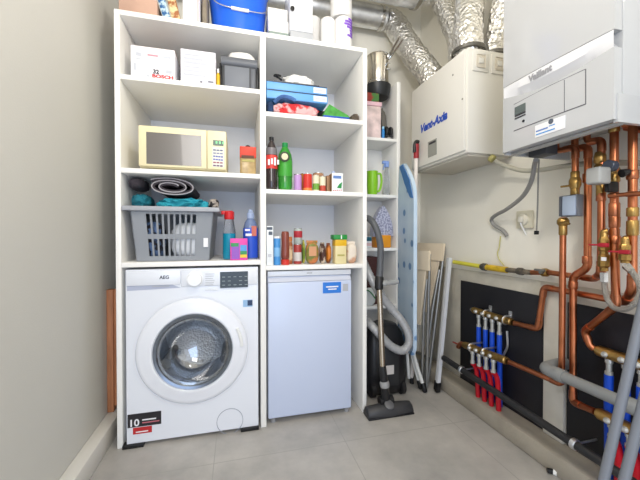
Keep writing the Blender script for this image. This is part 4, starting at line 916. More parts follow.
part(MB().box((BX+.032, BY0+.013, BZ0+.002), (BX+.052, BY1-.013, BZ0+.010)).box((BX+.034, BY0+.013, BI-.010), (1.378, BY1-.013, BI+.001)), 'base_plate', M('boiler_base', (176, 174, 170), .45), bo)
part(MB().box((BX+.10, BY1-.105, BZ0-.006), (1.20, BY1-.03, BI-.009), .003), 'wiring_box', dgrey, bo)

# ------------------------------------------------------------------ black boards, wall strip
solo(MB().box((1.364, 1.158, .089), (1.3735, 1.727, .706), .001), 'black_board', M('board_black', (24, 24, 30), .5, var=.25, vscale=5), 'black board on the wall behind the blue and red heating pipes', 'board', 'black wall boards')
solo(MB().box((1.364, -.2, .089), (1.3735, 1.052, .703), .001), 'black_board', M('board_black', (24, 24, 30), .5, var=.25, vscale=5), 'black board on the wall behind the grey waste pipe and right-hand manifold', 'board', 'black wall boards')
solo(MB().box((1.352, 1.058, .089), (1.3735, 1.152, .74), .002), 'wall_strip', M('strip_white', (206, 202, 192), .75, var=.06, vscale=14), 'upright whitish plaster strip between the two black boards', 'strip')

# ------------------------------------------------------------------ copper pipework
PX = 1.265
def fit(mb, p, d, r, l=.03):
    p, d = Vector(p), Vector(d).normalized(); return mb.turned(p-d*l/2, p+d*l/2, [(r, 0), (r*1.12, .08), (r*1.12, .92), (r, 1)], 14)
def pipe(name, lab, pts, r, rb=.03, m=copper, group='copper pipes', fits=(), cat='pipe'):
    P0 = [Vector(p) for p in pts]; lo = min(p.z for p in P0)
    t = thing(name, lab, cat, (sum(p.x for p in P0)/len(P0), sum(p.y for p in P0)/len(P0), lo), group)
    part(MB().tube(bend(P0, rb), r, 14), 'tube', m, t)
    for i in range(1, len(P0)-1):
        if (P0[i]-P0[i-1]).length > .05 and (P0[i+1]-P0[i]).length > .05:
            a = (P0[i-1]-P0[i]).normalized(); b = (P0[i+1]-P0[i]).normalized(); k = rb+.014
            part(MB().tube(bend([P0[i]+a*k, P0[i], P0[i]+b*k], rb), r*1.16, 14), 'elbow', copper_d, t)
    for p, d, l, mm in fits: part(fit(MB(), p, d, r*1.14, l), 'coupling', mm, t)
    return t
def V(px, py, X=PX): return W(px, py, X=X)
BB = BI-.011
def up(p): return Vector((p.x, p.y, BB))
# A: boiler -> brass valve -> silver meter -> lower left manifold
yA = V(575, 185).y; zA = V(575, 148).z
pA = pipe('copper_pipe', 'first copper pipe under the boiler, bending down to a brass valve and silver meter', [Vector((PX, V(556, 147).y, BB)), Vector((PX, V(556, 147).y, BB-.048)), Vector((PX, yA, BB-.050)), Vector((PX, yA, V(560, 196, 1.235).z+.0012))], .0115, .03, fits=[(V(575, 178), ZD, .05, brass), (V(575, 191), ZD, .03, brass), (Vector((PX, V(556, 147).y, BB-.006)), ZD, .012, brass)])
part(MB().turned(V(575, 183)+Vector((0, 0, -.02)), V(575, 183)+Vector((0, 0, .02)), [(.016, 0), (.02, .3), (.02, .7), (.016, 1)]), 'valve_body', brass, pA)
part(MB().tube([V(575, 185)+Vector((-.018, 0, 0)), V(573, 186)+Vector((-.022, .0, 0)), V(565, 187)+Vector((-.02, 0, 0))], .004, 8), 'valve_lever', brass, pA)
a, b_ = V(558.6, 196, 1.235), V(574.5, 216, 1.235)
mt = thing('gas_meter', 'small silver blue square meter box between the copper pipe ends', 'meter', ((1.26), (a.y+b_.y)/2, b_.z))
part(MB().box((1.243, b_.y-.004, b_.z), (1.277, a.y, a.z), .004), 'case', M('meter_grey', (128, 132, 140), .35, metal=.5), mt)
part(MB().box((1.237, b_.y, b_.z+.004), (1.245, a.y-.012, a.z-.004), .003), 'front_plate', M('meter_blue', (176, 190, 210), .3, metal=.2), mt)
part(MB().box((1.236, a.y-.010, b_.z+.002), (1.246, a.y, a.z-.002), .002), 'side_strip', M('meter_dark', (80, 84, 92), .4), mt)
bx_ = V(563, 228)
pA2 = pipe('copper_pipe', 'copper pipe going down from the silver meter to the lower left manifold', [Vector((PX, bx_.y, b_.z-.0015)), Vector((PX, bx_.y, V(563, 385).z)), V(509.5, 362, 1.267)], .0115, .03, fits=[(V(563, 229), ZD, .05, brass), (Vector((PX, bx_.y, b_.z-.045)), ZD, .02, brass)])
part(MB().turned(Vector((PX, bx_.y, b_.z-.036)), Vector((PX, bx_.y, b_.z-.003)), [(.014, 0), (.021, .3), (.021, .7), (.014, 1)]), 'valve_body', brass, pA2)
part(MB().tube([V(563, 223)+Vector((-.018, 0, 0)), V(569, 222)+Vector((-.022, 0, 0)), V(574, 224)+Vector((-.022, 0, 0))], .0045, 8), 'valve_lever', brass, pA2)
# B -> F
X1_ = 1.30
yB = V(587.5, 200, X1_).y
pB = pipe('copper_pipe', 'second copper pipe from the boiler, stepping aside and dropping to the lower right manifold', [Vector((X1_, yB+.05, BB)), Vector((X1_, yB+.05, BB-.05)), Vector((X1_, yB, BB-.052)), V(587.5, 268, X1_), V(573, 276.5, X1_), V(573, 402, X1_), V(595.8, 412, 1.264)], .0125, .03, fits=[(V(587.5, 178, X1_), ZD, .035, copper_d), (V(587, 260, X1_), ZD, .03, copper_d), (V(573, 285, X1_), ZD, .03, copper_d), (Vector((X1_, yB+.05, BB-.006)), ZD, .012, brass)])
# C gas feed
yC = V(601, 200).y
pC = pipe('copper_pipe', 'third copper pipe from the boiler with the grey valve actuator, joining the gas pipe', [Vector((PX, yC+.05, BB)), Vector((PX, yC+.05, BB-.046)), Vector((PX, yC, BB-.048)), V(601, 273), W(594, 279, X=1.338), W(549, 272.5, X=1.338)], .0115, .028, fits=[(V(601, 190), ZD, .045, brass), (V(601, 197), ZD, .03, copper_d), (V(601, 270), ZD, .03, copper_d), (Vector((PX, yC+.05, BB-.006)), ZD, .012, brass)])
part(MB().turned(V(600, 152), V(600, 172), [(.014, 0), (.018, .2), (.018, .5), (.013, .6), (.018, .7), (.018, 1)]), 'valve_body', brass, pC)
a, b_ = V(587.5, 170, 1.17), V(602.5, 183, 1.17)
ac = part(MB().box((1.158, b_.y, b_.z), (1.212, a.y, a.z+.004), .008, 3).cyl((1.21, yC, (a.z+b_.z)/2), (1.258, yC, (a.z+b_.z)/2), .012), 'actuator', M('actuator_grey', (168, 168, 164), .45), pC, 'grey plastic actuator')
# D
yD = V(614, 200).y
pD = pipe('copper_pipe', 'fourth copper pipe from the boiler with the black gauge, slanting to the upper right manifold', [Vector((PX, V(614, 136).y, BB)), V(614.5, 240), V(616, 306), V(584.5, 331, 1.318), V(590, 345.5, 1.325), V(594.4, 349, 1.331)], .0125, .025, fits=[(Vector((PX, V(614, 134).y, BB-.02)), ZD, .03, brass), (V(614.2, 178), ZD, .03, brass), (V(614.3, 210), ZD, .05, copper_d), (V(614.5, 222), ZD, .04, copper_d), (V(615, 240), ZD, .03, copper_d)])
g = V(610, 166, 1.235); part(MB().turned(g+Vector((.03, 0, 0)), g+Vector((-.012, 0, 0)), [(.008, 0), (.010, .35), (.0195, .4), (.0195, .95), (.017, 1), (0, 1)], 24), 'gauge', M('gauge_dark', (70, 78, 92), .25), pD, 'dark round gauge')
part(MB().turned(V(611, 172), V(618, 170), [(.016, 0), (.02, .3), (.02, .7), (.014, 1)]), 'valve_body', brass, pD)
a, b_ = V(606, 182, 1.225), V(611.5, 192, 1.225); part(MB().box((1.215, b_.y, b_.z), (1.262, a.y, a.z), .005), 'valve_motor', blk, pD, 'black valve motor')
# E
pE = pipe('copper_pipe', 'thick copper pipe on the far right under the boiler', [Vector((PX, V(632.5, 150).y+.022, BB)), Vector((PX, V(632.5, 150).y+.022, BB-.022)), Vector((PX, V(632.5, 150).y, BB-.024)), V(632.5, 289), W(625, 302.5, X=1.333), W(544, 287, X=1.333), W(538, 329, X=1.333), W(514.6, 323.2, X=1.332)], .0125, .03, fits=[(V(632.5, 175), ZD, .03, copper_d), (V(632.5, 228), ZD, .05, brass), (V(632.5, 212), ZD, .03, brass), (W(618, 300.5, X=1.338), YD, .04, copper_d)])
part(MB().turned(V(629, 171.5, 1.25), V(621.5, 173.5, 1.228), [(.008, 0), (.012, .4), (.014, 1)]), 'black_handle', blk, pE)
pipe('copper_pipe', 'short thin copper pipe crossing level beside the black valve motor', [V(611, 195.5, 1.232), V(639, 193.5, 1.228), V(660, 193, 1.228)], .007, .02, fits=[(V(613, 195.4, 1.232), YD, .025, copper_d)])
pipe('copper_pipe', 'copper pipe stub at the top right under the boiler edge', [V(626, 127, 1.30), V(648, 130.5, 1.30), V(660, 133, 1.30)], .0125, .02, m=copper_d)
# filling valves with the braided loop
def fillvalve(lab, px, py, tx, ty, tail):
    t0 = V(px, py, 1.235); t = thing('filling_valve', lab, 'valve', V(px, tail, 1.235), 'filling loop valves')
    part(MB().tube(bend([V(tx-3.8, ty+.5, 1.243), V(px, ty+1, 1.238), V(px, py+8, 1.235)], .012), .0115, 12), 'elbow', brass, t)
    part(MB().turned(V(px, py+1, 1.235), V(px, tail, 1.235), [(.012, 0), (.016, .1), (.016, .38), (.012, .42), (.012, .5), (.017, .55), (.017, .85), (.012, .9), (.012, 1)], 8), 'valve_body', brass, t)
    q = V(px, py+9, 1.213); part(MB().box(q+Vector((-.008, -.014, -.007)), q+Vector((.006, .014, .007)), .003).box(q+Vector((-.007, .01, -.003)), q+Vector((-.001, .045, .003)), .002), 'red_handle', M('handle_red', (172, 30, 48), .4), t, 'red lever handle')
    return t
v1 = fillvalve('left filling valve with a red lever above the braided loop', 604, 236, 612, 231, 271)
q = V(604, 259, 1.217); part(MB().box(q+Vector((-.003, -.007, -.006)), q+Vector((.001, .007, .006))), 'tag', paper, v1)
fillvalve('right filling valve with a red lever above the braided loop', 625, 243, 632, 238, 263)
lp = [V(604, 272.6, 1.235), V(604.5, 284, 1.233), V(607, 298, 1.225), V(613, 307, 1.215), V(622, 309.5, 1.205), V(632, 306, 1.2), V(639, 297, 1.2), V(640, 286, 1.21), V(633, 273, 1.222), V(626, 265.5, 1.23)]
fh = thing('braided_hose', 'braided steel hose looping between the two filling valves', 'hose', V(620, 310, 1.21))
part(MB().tube(lp, .0085, 12, sm=6), 'hose', M('braid', (176, 172, 166), .35, metal=.7, bump=.8, bscale=260), fh)
part(MB().turned(lp[0], V(604.3, 282, 1.234), [(.0125, 0), (.0125, 1)], 6), 'nut', steel, fh); part(MB().turned(lp[-1], lp[-2], [(.0125, 0), (.0105, .8)], 6), 'nut', steel, fh)

# ------------------------------------------------------------------ gas pipe, cables, socket
GX = 1.345
gp_ = thing('gas_pipe', 'yellow gas pipe running along the right wall into brass and copper fittings', 'pipe', W(500, 270, X=GX))
part(MB().tube([W(454, 262, X=GX), W(482, 266.6, X=GX)], .0125, 14), 'yellow_pipe', M('gas_yellow', (212, 204, 70), .5), gp_, 'yellow pipe')
part(MB().turned(W(481.5, 266.5, X=GX), W(487, 267.4, X=GX), [(.016, 0), (.021, .3), (.021, .8), (.015, 1)]), 'collar', M('collar_dark', (72, 70, 62), .5), gp_)
part(MB().tube([W(487, 267.3, X=GX), W(507, 270, X=GX)], .0165, 14), 'tape', M('gas_tape', (206, 170, 40), .4, var=.3, vscale=30), gp_, 'yellow taped joint')
part(MB().tube([W(506, 269.8, X=GX), W(532, 272.6, X=GX)], .0125, 14, rf=lambda i, k, n: .0125), 'steel_pipe', M('old_steel', (120, 110, 96), .55, metal=.4, var=.5, vscale=40), gp_)
part(MB().turned(W(517, 271, X=GX), W(524, 271.8, X=GX), [(.015, 0), (.018, .2), (.018, .8), (.015, 1)], 8), 'union_nut', M('old_steel2', (96, 90, 82), .5, metal=.5, var=.4, vscale=40), gp_)
part(MB().tube([W(531, 272.5, X=GX), W(548.5, 272.4, X=1.338)], .012, 14), 'copper_tube', copper, gp_)
c0 = W(545, 272.5, X=1.335)
part(MB().turned(W(541.5, 272.6, X=1.34), W(548.5, 272.4, X=1.338), [(.014, 0), (.019, .25), (.019, .75), (.014, 1)]), 'gas_cock', brass, gp_)
part(MB().box(c0+Vector((-.03, -.02, .006)), c0+Vector((-.018, .03, .016)), .003).cyl(c0, c0+Vector((-.028, 0, .004)), .008), 'gas_tap_handle', M('tap_grey', (120, 120, 116), .4, metal=.5), gp_)
wp = solo(MB().tube([W(494.5, 160, X=1.26), W(498, 162.5, X=1.275), W(506, 166, X=1.30), W(522, 170.5, X=1.32), W(540, 170, X=1.33), W(562, 166.5, X=1.335), W(595, 163, X=1.335), W(640, 163, X=1.335), W(680, 163, X=1.335)], .0105, 12, sm=6), 'drain_pipe', M('drain_cream', (188, 184, 168), .5), 'cream drain hose curving from the ventilation unit behind the copper pipes', 'hose')
solo(MB().turned(W(489.8, 157.2, X=1.25), W(494.3, 159.8, X=1.26), [(.012, 0), (.019, .15), (.019, .85), (.012, 1)]), 'hose_connector', M('connector_olive', (168, 160, 100), .5), 'olive hose connector at the foot of the ventilation unit', 'connector')
gc = [Vector((1.17, V(536, 155, 1.17).y, BZ0-.014)), W(534.5, 165, X=1.20), W(531, 182, X=1.24), W(522, 197, X=1.28), W(507, 209, X=1.31), W(496, 215, X=1.335), W(491.5, 219.5, X=1.35), W(494, 225, X=1.36), W(503, 230.5, X=1.366), W(507, 236, X=1.372)]
solo(MB().tube(gc, .0095, 12, sm=6), 'power_cable', M('cable_grey', (146, 144, 140), .5), 'thick grey cable hanging in a curve from the boiler to the wall', 'cable')
tcb = [Vector((1.19, V(539, 155, 1.19).y, BZ0-.012)), W(538.3, 175, X=1.27), W(537.6, 205, X=1.31), W(536.5, 232, X=1.35)]
tcab = thing('thin_cable', 'thin grey cable hanging straight down from the boiler beside the thick one', 'cable', tcb[-1])
part(MB().tube(tcb, .0033, 8, sm=6), 'wire', M('cable_grey', (146, 144, 140), .5), tcab)
q = tcb[-1]; part(MB().box(q+Vector((-.006, -.007, -.012)), q+Vector((.008, .009, .006)), .002), 'cable_tie', blk, tcab, 'black end clip')
a, b_ = W(517.5, 211.5, X=1.372), W(533, 228, X=1.372)
so = thing('wall_socket', 'square cream wall socket with a white plug under the boiler', 'socket', (1.376, (a.y+b_.y)/2, b_.z))
part(MB().box((1.364, b_.y, b_.z), (1.3796, a.y, a.z), .003), 'frame', M('socket_cream', (212, 206, 184), .4), so)
cy, cz = (a.y+b_.y)/2, (a.z+b_.z)/2
part(MB().turned((1.366, cy, cz), (1.352, cy, cz), [(.028, 0), (.028, .8), (.022, 1), (0, 1)], 24), 'insert', M('socket_white', (222, 216, 198), .4), so)
part(MB().box((1.338, cy-.012, cz-.016), (1.354, cy+.012, cz+.014), .005), 'plug', M('plug_white', (214, 210, 196), .4), so)
part(MB().tube([(1.345, cy, cz-.014), (1.35, cy, cz-.03), (1.362, cy-.002, cz-.05), (1.374, cy-.004, cz-.075)], .0035, 8, sm=5), 'flex', wht, so)
solo(MB().tube([W(500.5, 236, X=1.374), W(499, 248, X=1.372), W(497.5, 253, X=1.37), W(499, 259, X=1.368), W(504, 265.5, X=1.36)], .0024, 7, sm=5), 'earth_wire', M('wire_yellow', (196, 190, 110), .5), 'thin yellow wire hanging down to the gas pipe', 'wire')

# ------------------------------------------------------------------ heating manifolds and pipes
redp = M('pipe_red', (196, 22, 40), .4); bluep2 = M('pipe_blue', (22, 76, 200), .4); stub = M('stub_steel', (190, 190, 186), .35, metal=.5)
def manifold(lab, p0, p1, r, outlets, zdrop, m=brass, ends=()):
    p0, p1 = Vector(p0), Vector(p1)
    t = thing('heating_manifold', lab, 'manifold', (p0+p1)/2-Vector((0, 0, r)), 'brass heating manifolds')
    part(MB().turned(p0, p1, [(r*.8, 0), (r*.8, .03), (r, .04), (r, .96), (r*.8, .97), (r*.8, 1)], 18), 'bar', m, t)
    for q in outlets:
        q = Vector(q)
        part(MB().turned(q+Vector((0, 0, -r*.6)), q+Vector((0, 0, -zdrop)), [(.010, 0), (.0125, .12), (.0125, .3), (.009, .34), (.009, .8), (.0125, .82), (.0125, 1)], 12), 'outlet', stub, t)
        part(MB().turned(q+Vector((-r*.7, 0, 0)), q+Vector((-r-.012, 0, .004)), [(.009, 0), (.011, .6), (.006, 1), (0, 1)], 12), 'valve_cap', stub, t)
    return t
XU, XL = 1.332, 1.262
U0, U1 = W(473, 309.8, X=XU), W(513, 322.6, X=XU)
L0_, L1_ = W(464, 344.5, X=XL), W(508, 361.3, X=1.266)
upx = (478.8, 485.6, 492.3, 499.6); lpx = (472.6, 479, 485.8, 493.0)
uo = []; 
for px in upx:
    t = (W(px, 315, X=XU).y-U0.y)/(U1.y-U0.y); uo.append(U0+(U1-U0)*t)
lo_ = []
for px in lpx:
    t = (W(px, 350, X=XL).y-L0_.y)/(L1_.y-L0_.y); lo_.append(L0_+(L1_-L0_)*t)
mu = manifold('upper left brass manifold feeding the four blue pipes', U0, U1, .019, uo, .085)
ml = manifold('lower left brass manifold feeding the red pipes', L0_, L1_, .0195, lo_, .085)
part(MB().turned(U0, U0+(U0-U1).normalized()*.022, [(.015, 0), (.012, .6), (.004, 1)]), 'bleed_valve', steel, mu)
q = L0_; dl = (L0_-L1_).normalized()
part(MB().tube(bend([q, q+dl*.03+Vector((0, 0, .0)), q+dl*.05+Vector((0, 0, -.03))], .02), .013, 12), 'end_elbow', copper_d, ml)
part(MB().box(q+dl*.055+Vector((-.012, -.004, -.012)), q+dl*.085+Vector((.0, .004, -.004)), .002), 'drain_lever', M('lever_red', (150, 60, 50), .4), ml)
mid = lambda i: ((uo[i].y+uo[i+1].y)/2 - L0_.y)/(L1_.y-L0_.y)
for t_, k in ((.36, mu), (.84, mu), (mid(0), ml), (mid(2), ml)):
    A_, B2 = (U0, U1) if k is mu else (L0_, L1_); p = A_+(B2-A_)*t_; rr = .021
    part(MB().box((p.x-.006, p.y-.006, p.z+rr-.004), (1.3632, p.y+.006, p.z+rr+.003), .001).tube([p+Vector((rr*math.cos(R(a)), 0, rr*math.sin(R(a)))) for a in range(0, 361, 20)], .004, 6).box((1.358, p.y-.009, p.z-.02), (1.3635, p.y+.009, p.z+.045), .001), 'bracket', galv, k)
for i, q in enumerate(uo):
    lab = ['first', 'second', 'third', 'fourth'][i]+' blue heating pipe from the left under the upper left manifold'
    zt = q.z-.083; zb = .0885
    pts = [q+Vector((0, 0, -.0858)), Vector((q.x, q.y, q.z-.16)), Vector((1.335, q.y, .30)), Vector((1.338, q.y, zb))]
    solo(MB().tube(pts, .0125, 12, sm=5), 'heating_pipe', bluep2, lab, 'pipe', 'blue heating pipes')
for i, q in enumerate(lo_):
    lab = ['first', 'second', 'third', 'fourth'][i]+' red heating pipe from the left under the lower left manifold'
    pts = [q+Vector((0, 0, -.0858)), Vector((q.x+.026, q.y, q.z-.13)), Vector((1.30, q.y, .0885))]
    solo(MB().tube(pts, .0125, 12, sm=4), 'heating_pipe', redp, lab, 'pipe', 'red heating pipes')
a = W(506, 318, X=1.33)
solo(MB().tube([W(507, 331, X=1.352), W(507.5, 345, X=1.354), W(505, 352, X=1.356), W(502, 358, X=1.357)], .006, 8, sm=4), 'bracket_tube', galv, 'bent grey metal tube behind the right end of the left manifolds', 'tube')
# right pair, nearer the camera
XR = 1.262
XV = 1.33; N0, N1 = W(597, 350, X=XV), W(668, 377, X=XV); N1 = Vector((XV, N1.y, N0.z-.004))
O0, O1 = W(597.5, 412.5, X=XR), W(668, 450, X=XR); O1 = Vector((XR, O1.y, O0.z-.004))
ro = [Vector((XV, W(px, 360, X=XV).y, N0.z-.002)) for px in (609, 626, 642)]
rl = [Vector((XR, W(px, 420, X=XR).y, O0.z-.002)) for px in (612, 630, 646)]
mr = manifold('upper right brass manifold behind the leaning grey conduits', N0, N1, .021, ro, .075, brass)
ms = manifold('lower right brass manifold behind the leaning grey conduits', O0, O1, .021, rl, .06, brass)
for i, q in enumerate(ro):
    solo(MB().tube([q+Vector((0, 0, -.0758)), q+Vector((0, 0, -.16)), Vector((1.335, q.y, .2)), Vector((1.338, q.y, .0885))], .014, 12, sm=4), 'heating_pipe', bluep2, ['leftmost blue pipe under the upper right manifold', 'middle blue pipe under the upper right manifold, behind the leaning conduit', 'rightmost blue pipe under the upper right manifold'][i], 'pipe', 'blue heating pipes')
for i, q in enumerate(rl):
    solo(MB().tube([q+Vector((0, 0, -.0608)), q+Vector((.03, 0, -.11)), Vector((1.30, q.y, .0885))], .0135, 12, sm=4), 'heating_pipe', redp, ['leftmost red pipe under the lower right manifold', 'middle red pipe under the lower right manifold', 'rightmost red pipe under the lower right manifold'][i], 'pipe', 'red heating pipes')

# grey waste pipe, black pipe, leaning conduits
wx = 1.215
gw = thing('waste_pipe', 'grey plastic waste pipe running level in front of the copper pipes', 'pipe', W(590, 388, X=wx))
G0, G1 = W(556, 373.5, X=wx), W(655, 421, X=wx); G1 = Vector((wx, G1.y, G0.z))
wg = M('waste_grey', (134, 136, 136), .45)
part(MB().tube([G0, G1], .0205, 18), 'tube', wg, gw)
e0 = W(547, 369, X=wx); e0.z = G0.z
part(MB().tube(bend([G0+(G1-G0)*.02, Vector((wx, e0.y+.012, G0.z)), Vector((1.30, e0.y+.03, G0.z)), Vector((1.3505, e0.y+.03, G0.z))], .045), .0245, 18), 'elbow', wg, gw)
q = G0+(G1-G0)*.05; part(MB().turned(q+Vector((0, .02, 0)), q+Vector((0, -.02, 0)), [(.0245, 0), (.0265, .2), (.0265, .8), (.0245, 1)], 18), 'socket_collar', wg, gw)
q = G0+(G1-G0)*.82; part(MB().turned(q+Vector((0, .03, 0)), q+Vector((0, -.03, 0)), [(.0235, 0), (.026, .1), (.026, .9), (.0235, 1)], 18), 'socket_collar', wg, gw)
kx = 1.238
K0, K1 = W(434, 351.5, X=kx), W(566, 438.5, X=kx); dk = (K1-K0)
bp_ = thing('black_pipe', 'long black pipe running above the kerb in front of the red pipes', 'pipe', (K0+K1)/2)
part(MB().tube([K0+dk*.115, K0+dk*1.45], .0165, 16), 'tube', M('pipe_black', (40, 40, 42), .5), bp_)
for px in (461.5, 575):
    t = (W(px, 400, X=kx).y-K0.y)/dk.y; p = K0+dk*t; u_ = dk.normalized()
    part(MB().turned(p-u_*.009, p+u_*.009, [(.0185, 0), (.021, .1), (.021, .9), (.0185, 1)], 18).box((p.x-.006, p.y-.006, p.z-.02), (p.x+.006, p.y+.006, p.z-.016)).cyl((p.x+.018, p.y, p.z), (1.3635 if px < 500 else 1.3505, p.y, p.z), .004, seg=8), 'pipe_clip', galv, bp_)
def conduit(lab, a, b, top):
    a, b = Vector(a), Vector(b); d = b-a
    p0 = a+d*((0.001-a.z)/d.z); p1 = a+d*((1.366-a.x)/d.x); p1 = p1 if p1.z < 2.6 else a+d*((2.6-a.z)/d.z)
    return solo(MB().tube([p0+Vector((0, 0, .004)), p1], .0122, 16), 'conduit', M('conduit_grey', (118, 122, 130), .45), lab, 'conduit', 'leaning grey conduits')
def at(px, py, d):
    return CAM + (FW + RT*((px-320)/320) + UPV*((240-py)/320))*d
conduit('left of two grey plastic conduits leaning at the right edge', at(604, 480, .88), at(640.5, 318, .885), 1.9)
conduit('right of two grey plastic conduits leaning at the right edge', at(624.5, 480, .85), at(650, 378, .852), 1.6)
q = W(561, 478, Z=.0)
ce = thing('cable_end', 'black cable end with a pale ring lying on the floor by the kerb', 'cable', (q.x, q.y, 0))
part(MB().tube([(q.x-.03, q.y+.035, .012), (q.x, q.y+.01, .012), (q.x+.05, q.y-.08, .0115), (q.x+.07, q.y-.2, .0115)], .010, 10, sm=4), 'cable', blk, ce)
part(MB().turned((q.x-.012, q.y+.022, .0125), (q.x-.006, q.y+.012, .0125), [(.012, 0), (.012, 1)]), 'ring', wht, ce)

# ------------------------------------------------------------------ vacuum cleaner
vc = thing('vacuum_cleaner', 'black vacuum cleaner standing upright with its grey hose and tube', 'vacuum cleaner', (.87, 1.78, 0))
vb = MB()
for (z, hw, y0, y1) in ():
    pass
prof = [(0.012, .118, 1.79, 1.93), (.05, .134, 1.765, 1.95), (.16, .138, 1.755, 1.955), (.30, .132, 1.765, 1.95), (.38, .117, 1.785, 1.94), (.43, .085, 1.81, 1.92), (.445, .03, 1.84, 1.90)]
xcv = .893; rings = []; n = 28
for z, hw, y0, y1 in prof:
    ring = []
    for k in range(n):
        a = 2*math.pi*k/n; ca, sa = math.cos(a), math.sin(a)
        ring.append(Vector((xcv+hw*math.copysign(abs(ca)**.5, ca), (y0+y1)/2+(y1-y0)/2*math.copysign(abs(sa)**.6, sa), z)))
    rings.append(ring)
vs = [p for r_ in rings for p in r_]; fs = [(j*n+k, j*n+(k+1) % n, (j+1)*n+(k+1) % n, (j+1)*n+k) for j in range(len(rings)-1) for k in range(n)]
fs += [tuple(range(n-1, -1, -1)), tuple((len(rings)-1)*n+k for k in range(n))]
vbody = part(vb.add(vs, fs), 'body', M('vacuum_black', (30, 30, 33), .35), vc)
part(MB().box((xcv-.055, 1.748, .08), (xcv+.055, 1.758, .33), .004), 'lid_panel', M('vacuum_dark', (44, 45, 48), .4), vc)
q0, q1 = W(386, 366, Y=1.745), W(394, 374, Y=1.745); part(MB().box((q0.x, 1.7455, q1.z), (q1.x, 1.7485, q0.z)), 'rating_label', M('label_pale', (206, 200, 196), .5), vc)
for x in (xcv-.10, xcv+.098): part(MB().turned((x-.018, 1.80, .048), (x+.018, 1.80, .048), [(.034, 0), (.046, .15), (.046, .85), (.034, 1)], 24), 'wheel', M('wheel_black', (24, 24, 26), .5), vc)
# floor head
hx0, hx1 = W(364.5, 410, Y=1.575).x, W(413.5, 410, Y=1.575).x; hy = 1.612; hc = (hx0+hx1)/2+.012
fh_ = MB()
sec = [(-.135, .030), (-.13, .044), (-.06, .05), (0, .054), (.06, .05), (.13, .044), (.135, .030)]
rings = []
for x, h in sec:
    ring = [Vector((hc+x, hy-.045+.01*abs(x)/.13, .004)), Vector((hc+x, hy-.048+.01*abs(x)/.13, h*.55)), Vector((hc+x, hy-.03, h*1.05)), Vector((hc+x, hy, h*1.25)), Vector((hc+x, hy+.022, h*1.05)), Vector((hc+x, hy+.034, .02)), Vector((hc+x, hy+.033, .004))]
    rings.append(ring)
n = 7; vs = [p for r_ in rings for p in r_]; fs = [(j*n+k, j*n+(k+1) % n, (j+1)*n+(k+1) % n, (j+1)*n+k) for j in range(len(rings)-1) for k in range(n)]
fs += [tuple(range(n-1, -1, -1)), tuple((len(rings)-1)*n+k for k in range(n))]
hd_ = part(fh_.add(vs, fs), 'floor_head', M('head_grey', (58, 58, 60), .45), vc, sharp=50)
part(MB().box((hc-.136, hy-.046, .0008), (hc+.136, hy+.036, .010), .004), 'brush_strip', blk, hd_)
part(MB().lathe([(.020, 0), (.026, .004), (.026, .012), (.018, .016), (0, .016)], (hc-.008, hy-.02, .056), 20, Matrix.Rotation(R(38), 3, 'X')), 'foot_pedal', M('pedal_grey', (96, 96, 98), .4), hd_)
part(MB().cyl((hc-.05, hy+.012, .07), (hc+.03, hy+.012, .07), .025, seg=20), 'swivel', blk, hd_)
T = lambda px, py, y: W(px, py, Y=y)
part(MB().tube([(hc-.012, hy+.01, .07), T(384.5, 384, 1.60), T(382.5, 366, 1.61)], .0215, 16, rf=lambda i, k, n: (.024, .022, .019)[i]), 'tube_joint', M('joint_black', (34, 34, 36), .4), vc)
part(MB().turned(T(385, 387, 1.597), T(384.2, 381, 1.60), [(.024, 0), (.026, .2), (.026, .8), (.023, 1)]), 'joint_ring', M('ring_grey', (150, 150, 150), .4), vc)
part(MB().tube([T(382.6, 368, 1.61), T(379.8, 300, 1.65), T(378.8, 282, 1.66)], .0155, 16), 'tube', M('tube_champagne', (186, 172, 152), .25, metal=.9), vc, 'champagne metal tube')
hpts = [T(379, 288, 1.66), T(380, 268, 1.665), T(380.6, 250, 1.665), T(378.6, 236, 1.665), T(374.5, 225, 1.68), T(369.5, 219, 1.72), T(365.5, 217.8, 1.77)]
part(MB().tube(hpts, .0185, 14, sm=6), 'handle', M('handle_grey', (88, 90, 94), .4), vc, 'dark grey bent handle')
part(MB().turned(T(378.8, 290, 1.66), T(379.4, 276, 1.665), [(.018, 0), (.024, .1), (.024, .9), (.019, 1)]), 'handle_collar', M('joint_black', (34, 34, 36), .4), vc)
part(MB().turned(T(382, 283.5, 1.655), T(398, 281.5, 1.655), [(.012, 0), (.018, .12), (.015, .3), (.016, .8), (.013, 1)]), 'tool_holder', M('smoke_clear', (186, 188, 188), .2, trans=.4), vc, 'pale clear accessory holder')
hh = [T(363.5, 262, 1.83), T(368.5, 273, 1.76), T(378, 291, 1.715), T(391, 308, 1.715), T(401, 320, 1.70), T(408, 333, 1.69), T(408.5, 344, 1.69), T(402, 350.5, 1.685), T(391, 346, 1.685), T(380, 335, 1.685), T(372, 326, 1.715), T(366.5, 320, 1.80)]
part(MB().tube(hh, .0235, 16, sm=14, rf=lambda i, k, n: .0235*(1+.07*math.sin(i*2.1))), 'hose', M('hose_grey', (172, 173, 175), .35, metal=.2), vc, 'ribbed grey hose', sharp=60)

